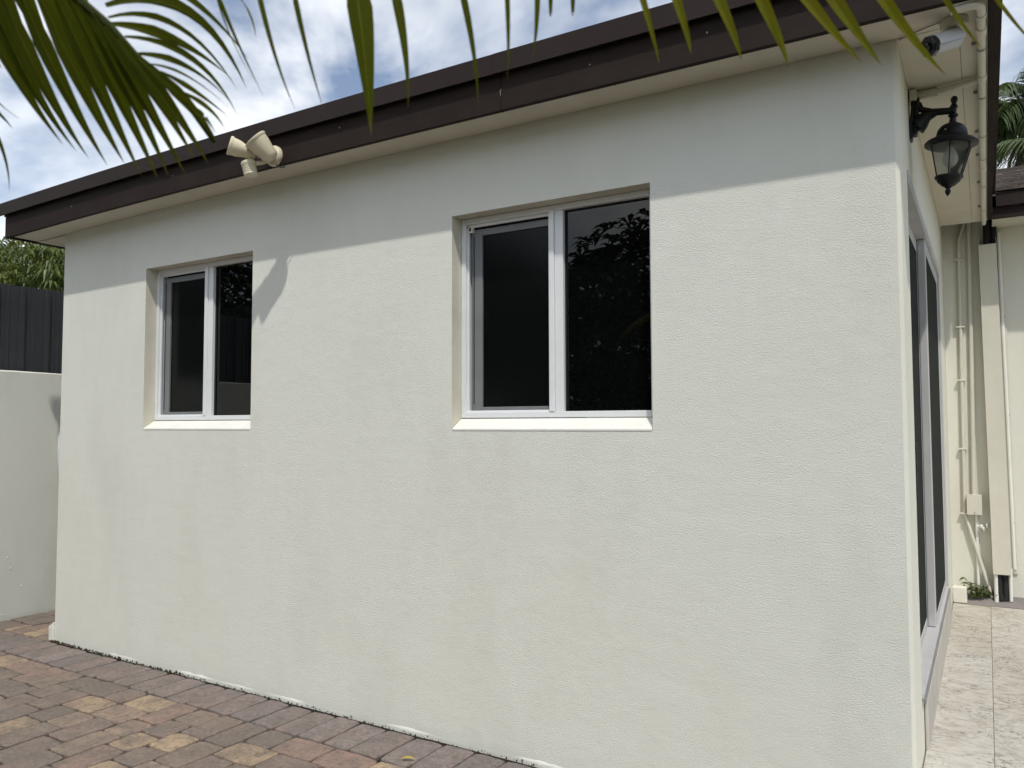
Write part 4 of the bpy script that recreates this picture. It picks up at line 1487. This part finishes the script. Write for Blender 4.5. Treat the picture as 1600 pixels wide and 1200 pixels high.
# right palm: its frond crosses above the frame and hangs its leaflets into it
crownR = (1.05, -1.75, 2.42)
pr_ = near_palm('palm_tree', (1.25, -1.85, -0.0), crownR, 'yellow green palm whose drooping leaflets hang along the top of the view')
rr = [crownR, (0.90, -1.66, 2.47), (0.68, -1.60, 2.36), (0.52, -1.62, 2.21), (0.385, -1.686, 2.083), (0.254, -1.785, 2.011), (0.15, -1.875, 1.985), (0.057, -1.96, 1.967),
      (-0.015, -2.035, 1.948), (-0.083, -2.102, 1.934), (-0.155, -2.152, 1.930), (-0.227, -2.2, 1.929), (-0.344, -2.271, 1.928), (-0.433, -2.324, 1.918)]
visible_frond(pr_, rr, [(HANGING_LEAFLETS, lambda p: 'palm_lit' if p.x > -0.12 else 'palm_near', 0.35)])  # leaflets further right take the leaf colour with sunlight painted in
for a_ in (-20, 30, -70, -120, -165):
    spare_frond(pr_, crownR, (math.cos(rad(a_)), math.sin(rad(a_)) * 0.9, -0.15), 1.1)


def far_palm(loc, h, n, length, label, lean=(0, 0), droop=0.5, width=0.035, nl=34, seed=1, group=None):
    r = random.Random(seed)
    p = thing('palm_tree', loc, label, 'palm', group)
    b = Vector(loc)
    c = b + Vector((lean[0], lean[1], h))
    pts = [b.lerp(c, i / 12) + Vector((0.05 * math.sin(i * 0.6), 0.04 * math.cos(i * 0.5), 0)) for i in range(13)]
    MB().tube(pts, [0.14 - 0.05 * i / 12 + (0.008 if i % 2 else 0) for i in range(13)], 12).build('trunk', M['palm_bark'], p, smooth=True)
    c = pts[-1]
    for k in range(n):
        a = 2.399963 * k + r.uniform(-0.2, 0.2)
        el = 0.95 - 1.5 * (k / n) + r.uniform(-0.1, 0.1)
        d = Vector((math.cos(a), math.sin(a), 0))
        L = length * r.uniform(0.85, 1.1)
        p1 = c + d * L * 0.5 * math.cos(el) + Vector((0, 0, L * 0.55 * math.sin(el) + 0.1 * L))
        p2 = c + d * L * (0.6 + 0.35 * math.cos(el)) + Vector((0, 0, L * 0.75 * math.sin(el) - droop * L * 0.55))
        rp = [bez(c, p1, p2, i / 10) for i in range(11)]
        m = MB().tube(rp, [0.022 - 0.018 * i / 10 for i in range(11)], 6)
        fr = m.build('frond', M['rachis'], p, smooth=True)
        lm = MB()
        for i in range(nl):
            t = 0.12 + 0.87 * i / nl
            q = bez(c, p1, p2, t)
            tan = ((p1 - c) * (1 - t) + (p2 - p1) * t).normalized()
            sd = tan.cross(Vector((0, 0, 1)))
            sd = sd.normalized() if sd.length > 1e-3 else Vector((1, 0, 0))
            for s in (-1, 1):
                l = length * 0.36 * (1 - 0.6 * abs(t - 0.4)) * r.uniform(0.85, 1.1)
                q1 = q + (sd * s * 0.75 + tan * 0.45) * l * 0.5 + Vector((0, 0, l * 0.12))
                q2 = q + (sd * s * 0.55 + tan * 0.55) * l - Vector((0, 0, l * r.uniform(0.35, 0.75)))
                leaflet(lm, q, q1, q2, width, Vector((0, 0, 1)) + sd * s * 0.4, 4, 0.3)
        lm.build('leaflets', M['palm_far'], fr)
    return p


far_palm((0.62, 8.2, 0), 5.0, 34, 1.25, 'bushy palm with hanging fronds rising behind the shingled roof', (0.1, 0), 0.75, 0.034, 36, 4)
far_palm((1.15, 6.9, 0), 3.95, 22, 1.2, 'lower palm with a pale arching frond just above the shingles', (0.05, -0.1), 0.6, 0.04, 30, 9)
far_palm((-12.2, 2.9, 0), 3.7, 20, 1.5, 'pale glossy palm behind the leafy tree past the fence', (0.1, 0), 0.7, 0.05, 26, 6)


def leafy_tree(name, loc, label, crown_c, radii, n_clusters, leaf_l, leaf_w, mat, per, seed, droop=0.6, trunk_r=0.12, group=None):
    r = random.Random(seed)
    p = thing(name, loc, label, 'tree', group)
    b = Vector(loc)
    cc_ = Vector(crown_c)
    t = MB()
    fork = b.lerp(cc_, 0.55) + Vector((r.uniform(-0.1, 0.1), r.uniform(-0.1, 0.1), 0))
    t.tube([b, b.lerp(fork, 0.5) + Vector((0.05, 0.03, 0)), fork], [trunk_r * 1.25, trunk_r, trunk_r * 0.85], 12)
    for k in range(7):
        a = 2 * math.pi * k / 7 + r.uniform(-0.3, 0.3)
        e_ = cc_ + Vector((radii[0] * 0.75 * math.cos(a), radii[1] * 0.75 * math.sin(a), radii[2] * r.uniform(-0.2, 0.6)))
        mid = fork.lerp(e_, 0.5) + Vector((0, 0, 0.15))
        t.tube([fork, mid, e_], [trunk_r * 0.6, trunk_r * 0.35, trunk_r * 0.1], 8)
    t.build('trunk', M['bark'], p, smooth=True)
    lumps = []
    for k in range(16):
        d = Vector((r.gauss(0, 1), r.gauss(0, 1), r.gauss(0, 1))).normalized()
        lumps.append((Vector((d.x * radii[0] * 0.62, d.y * radii[1] * 0.62, d.z * radii[2] * 0.62)), r.uniform(0.34, 0.55)))
    m = MB()
    for k in range(n_clusters):
        lc_, ls_ = r.choice(lumps)
        d = Vector((r.gauss(0, 1), r.gauss(0, 1), r.gauss(0.25, 1))).normalized()
        q = cc_ + lc_ + Vector((d.x * radii[0], d.y * radii[1], d.z * radii[2])) * ls_ * r.uniform(0.6, 1.05)
        for j in range(per):
            a = 2 * math.pi * j / per + r.uniform(-0.4, 0.4)
            h = Vector((math.cos(a), math.sin(a), r.uniform(-0.3, 0.35)))
            h = (h + d * 0.5).normalized()
            L = leaf_l * r.uniform(0.7, 1.15)
            p1 = q + h * L * 0.5 + Vector((0, 0, L * 0.08))
            p2 = q + h * L - Vector((0, 0, L * droop * r.uniform(0.4, 1.2)))
            # four-sided folded leaf
            tan = (p2 - q).normalized()
            sd = tan.cross(Vector((0, 0, 1)))
            sd = sd.normalized() if sd.length > 1e-3 else Vector((1, 0, 0))
            w = leaf_w * 0.5 * r.uniform(0.8, 1.1)
            m.add([q, p1 - sd * w, p1 + Vector((0, 0, -w * 0.3)), p1 + sd * w, p2], [(0, 2, 1), (0, 3, 2), (1, 2, 4), (2, 3, 4)])
    m.build('crown', M[mat], p)
    return p


leafy_tree('leafy_tree', (-9.3, 2.5, -0.05), 'dense green tree with drooping narrow leaves above the dark fence', (-9.3, 2.6, 2.75), (1.5, 1.7, 1.0), 1900, 0.15, 0.030, 'mango', 10, 3, 0.75)

# trees across the yard, seen as dark shapes in the window glass
for i, (loc, cc_, rd, lab) in enumerate((
        ((-7.6, -8.6, 0), (-7.6, -8.6, 2.5), (2.3, 1.6, 2.3), 'round topped tree reflected in the far window'),
        ((-4.6, -9.2, 0), (-4.6, -9.2, 2.4), (2.2, 1.6, 2.2), 'broad tree reflected at the middle of the near window'),
        ((-1.8, -8.8, 0), (-1.8, -8.8, 2.6), (2.2, 1.6, 2.5), 'tall tree reflected at the right of the near window'),
        ((-12.0, -6.5, 0), (-12.0, -6.5, 3.0), (2.6, 2.2, 2.6), 'wide tree beyond the boundary wall reflected in the far window'))):
    leafy_tree('leafy_tree', loc, lab, cc_, rd, 1500, 0.30, 0.13, 'tree_leaf', 7, 20 + i, 0.4, 0.14, 'trees across the yard')

# weeds in the corner by the rear wall
def weed(loc, n, size, label, seed):
    r = random.Random(seed)
    p = MB()
    b = Vector(loc)
    for k in range(n):
        a = r.uniform(0, 2 * math.pi)
        top = b + Vector((math.cos(a) * size * r.uniform(0.1, 0.8), -abs(math.sin(a)) * size * 0.4, size * r.uniform(0.25, 1)))
        p.tube([b + Vector((r.uniform(-0.02, 0.02), 0, 0)), b.lerp(top, 0.5) + Vector((0, 0, 0.01)), top], 0.0012, 4)
        for j in range(7):
            q = b.lerp(top, r.uniform(0.35, 1))
            h = Vector((r.gauss(0, 1), r.gauss(-0.3, 0.8), r.gauss(0.2, 0.6))).normalized()
            L = size * r.uniform(0.2, 0.42)
            leaflet(p, q, q + h * L * 0.5 + Vector((0, 0, 0.004)), q + h * L, L * 0.5, (0, -0.4, 1), 3, 0.2)
    tag(p.build('weed', M['weed']), label, 'weed', 'weeds along the rear wall')


weed((0.125, YF - 0.055, ZD + 0.028), 12, 0.085, 'low green weed beside the white plastered block', 1)
weed((0.165, YF - 0.035, ZD + 0.034), 6, 0.13, 'upright weed growing by the water pipe', 2)
weed((0.215, YF - 0.03, ZD + 0.034), 6, 0.06, 'dark small weed under the slanting conduit', 3)

lf = MB()
leaflet(lf, (-1.905, -0.27, 0.006), (-1.875, -0.255, 0.020), (-1.845, -0.245, 0.008), 0.022, (0, 0, 1), 6, 0.2)
tag(lf.build('fallen_leaf', M['yellow_leaf']), 'small yellow leaf lying on the pavers near the wall', 'leaf')
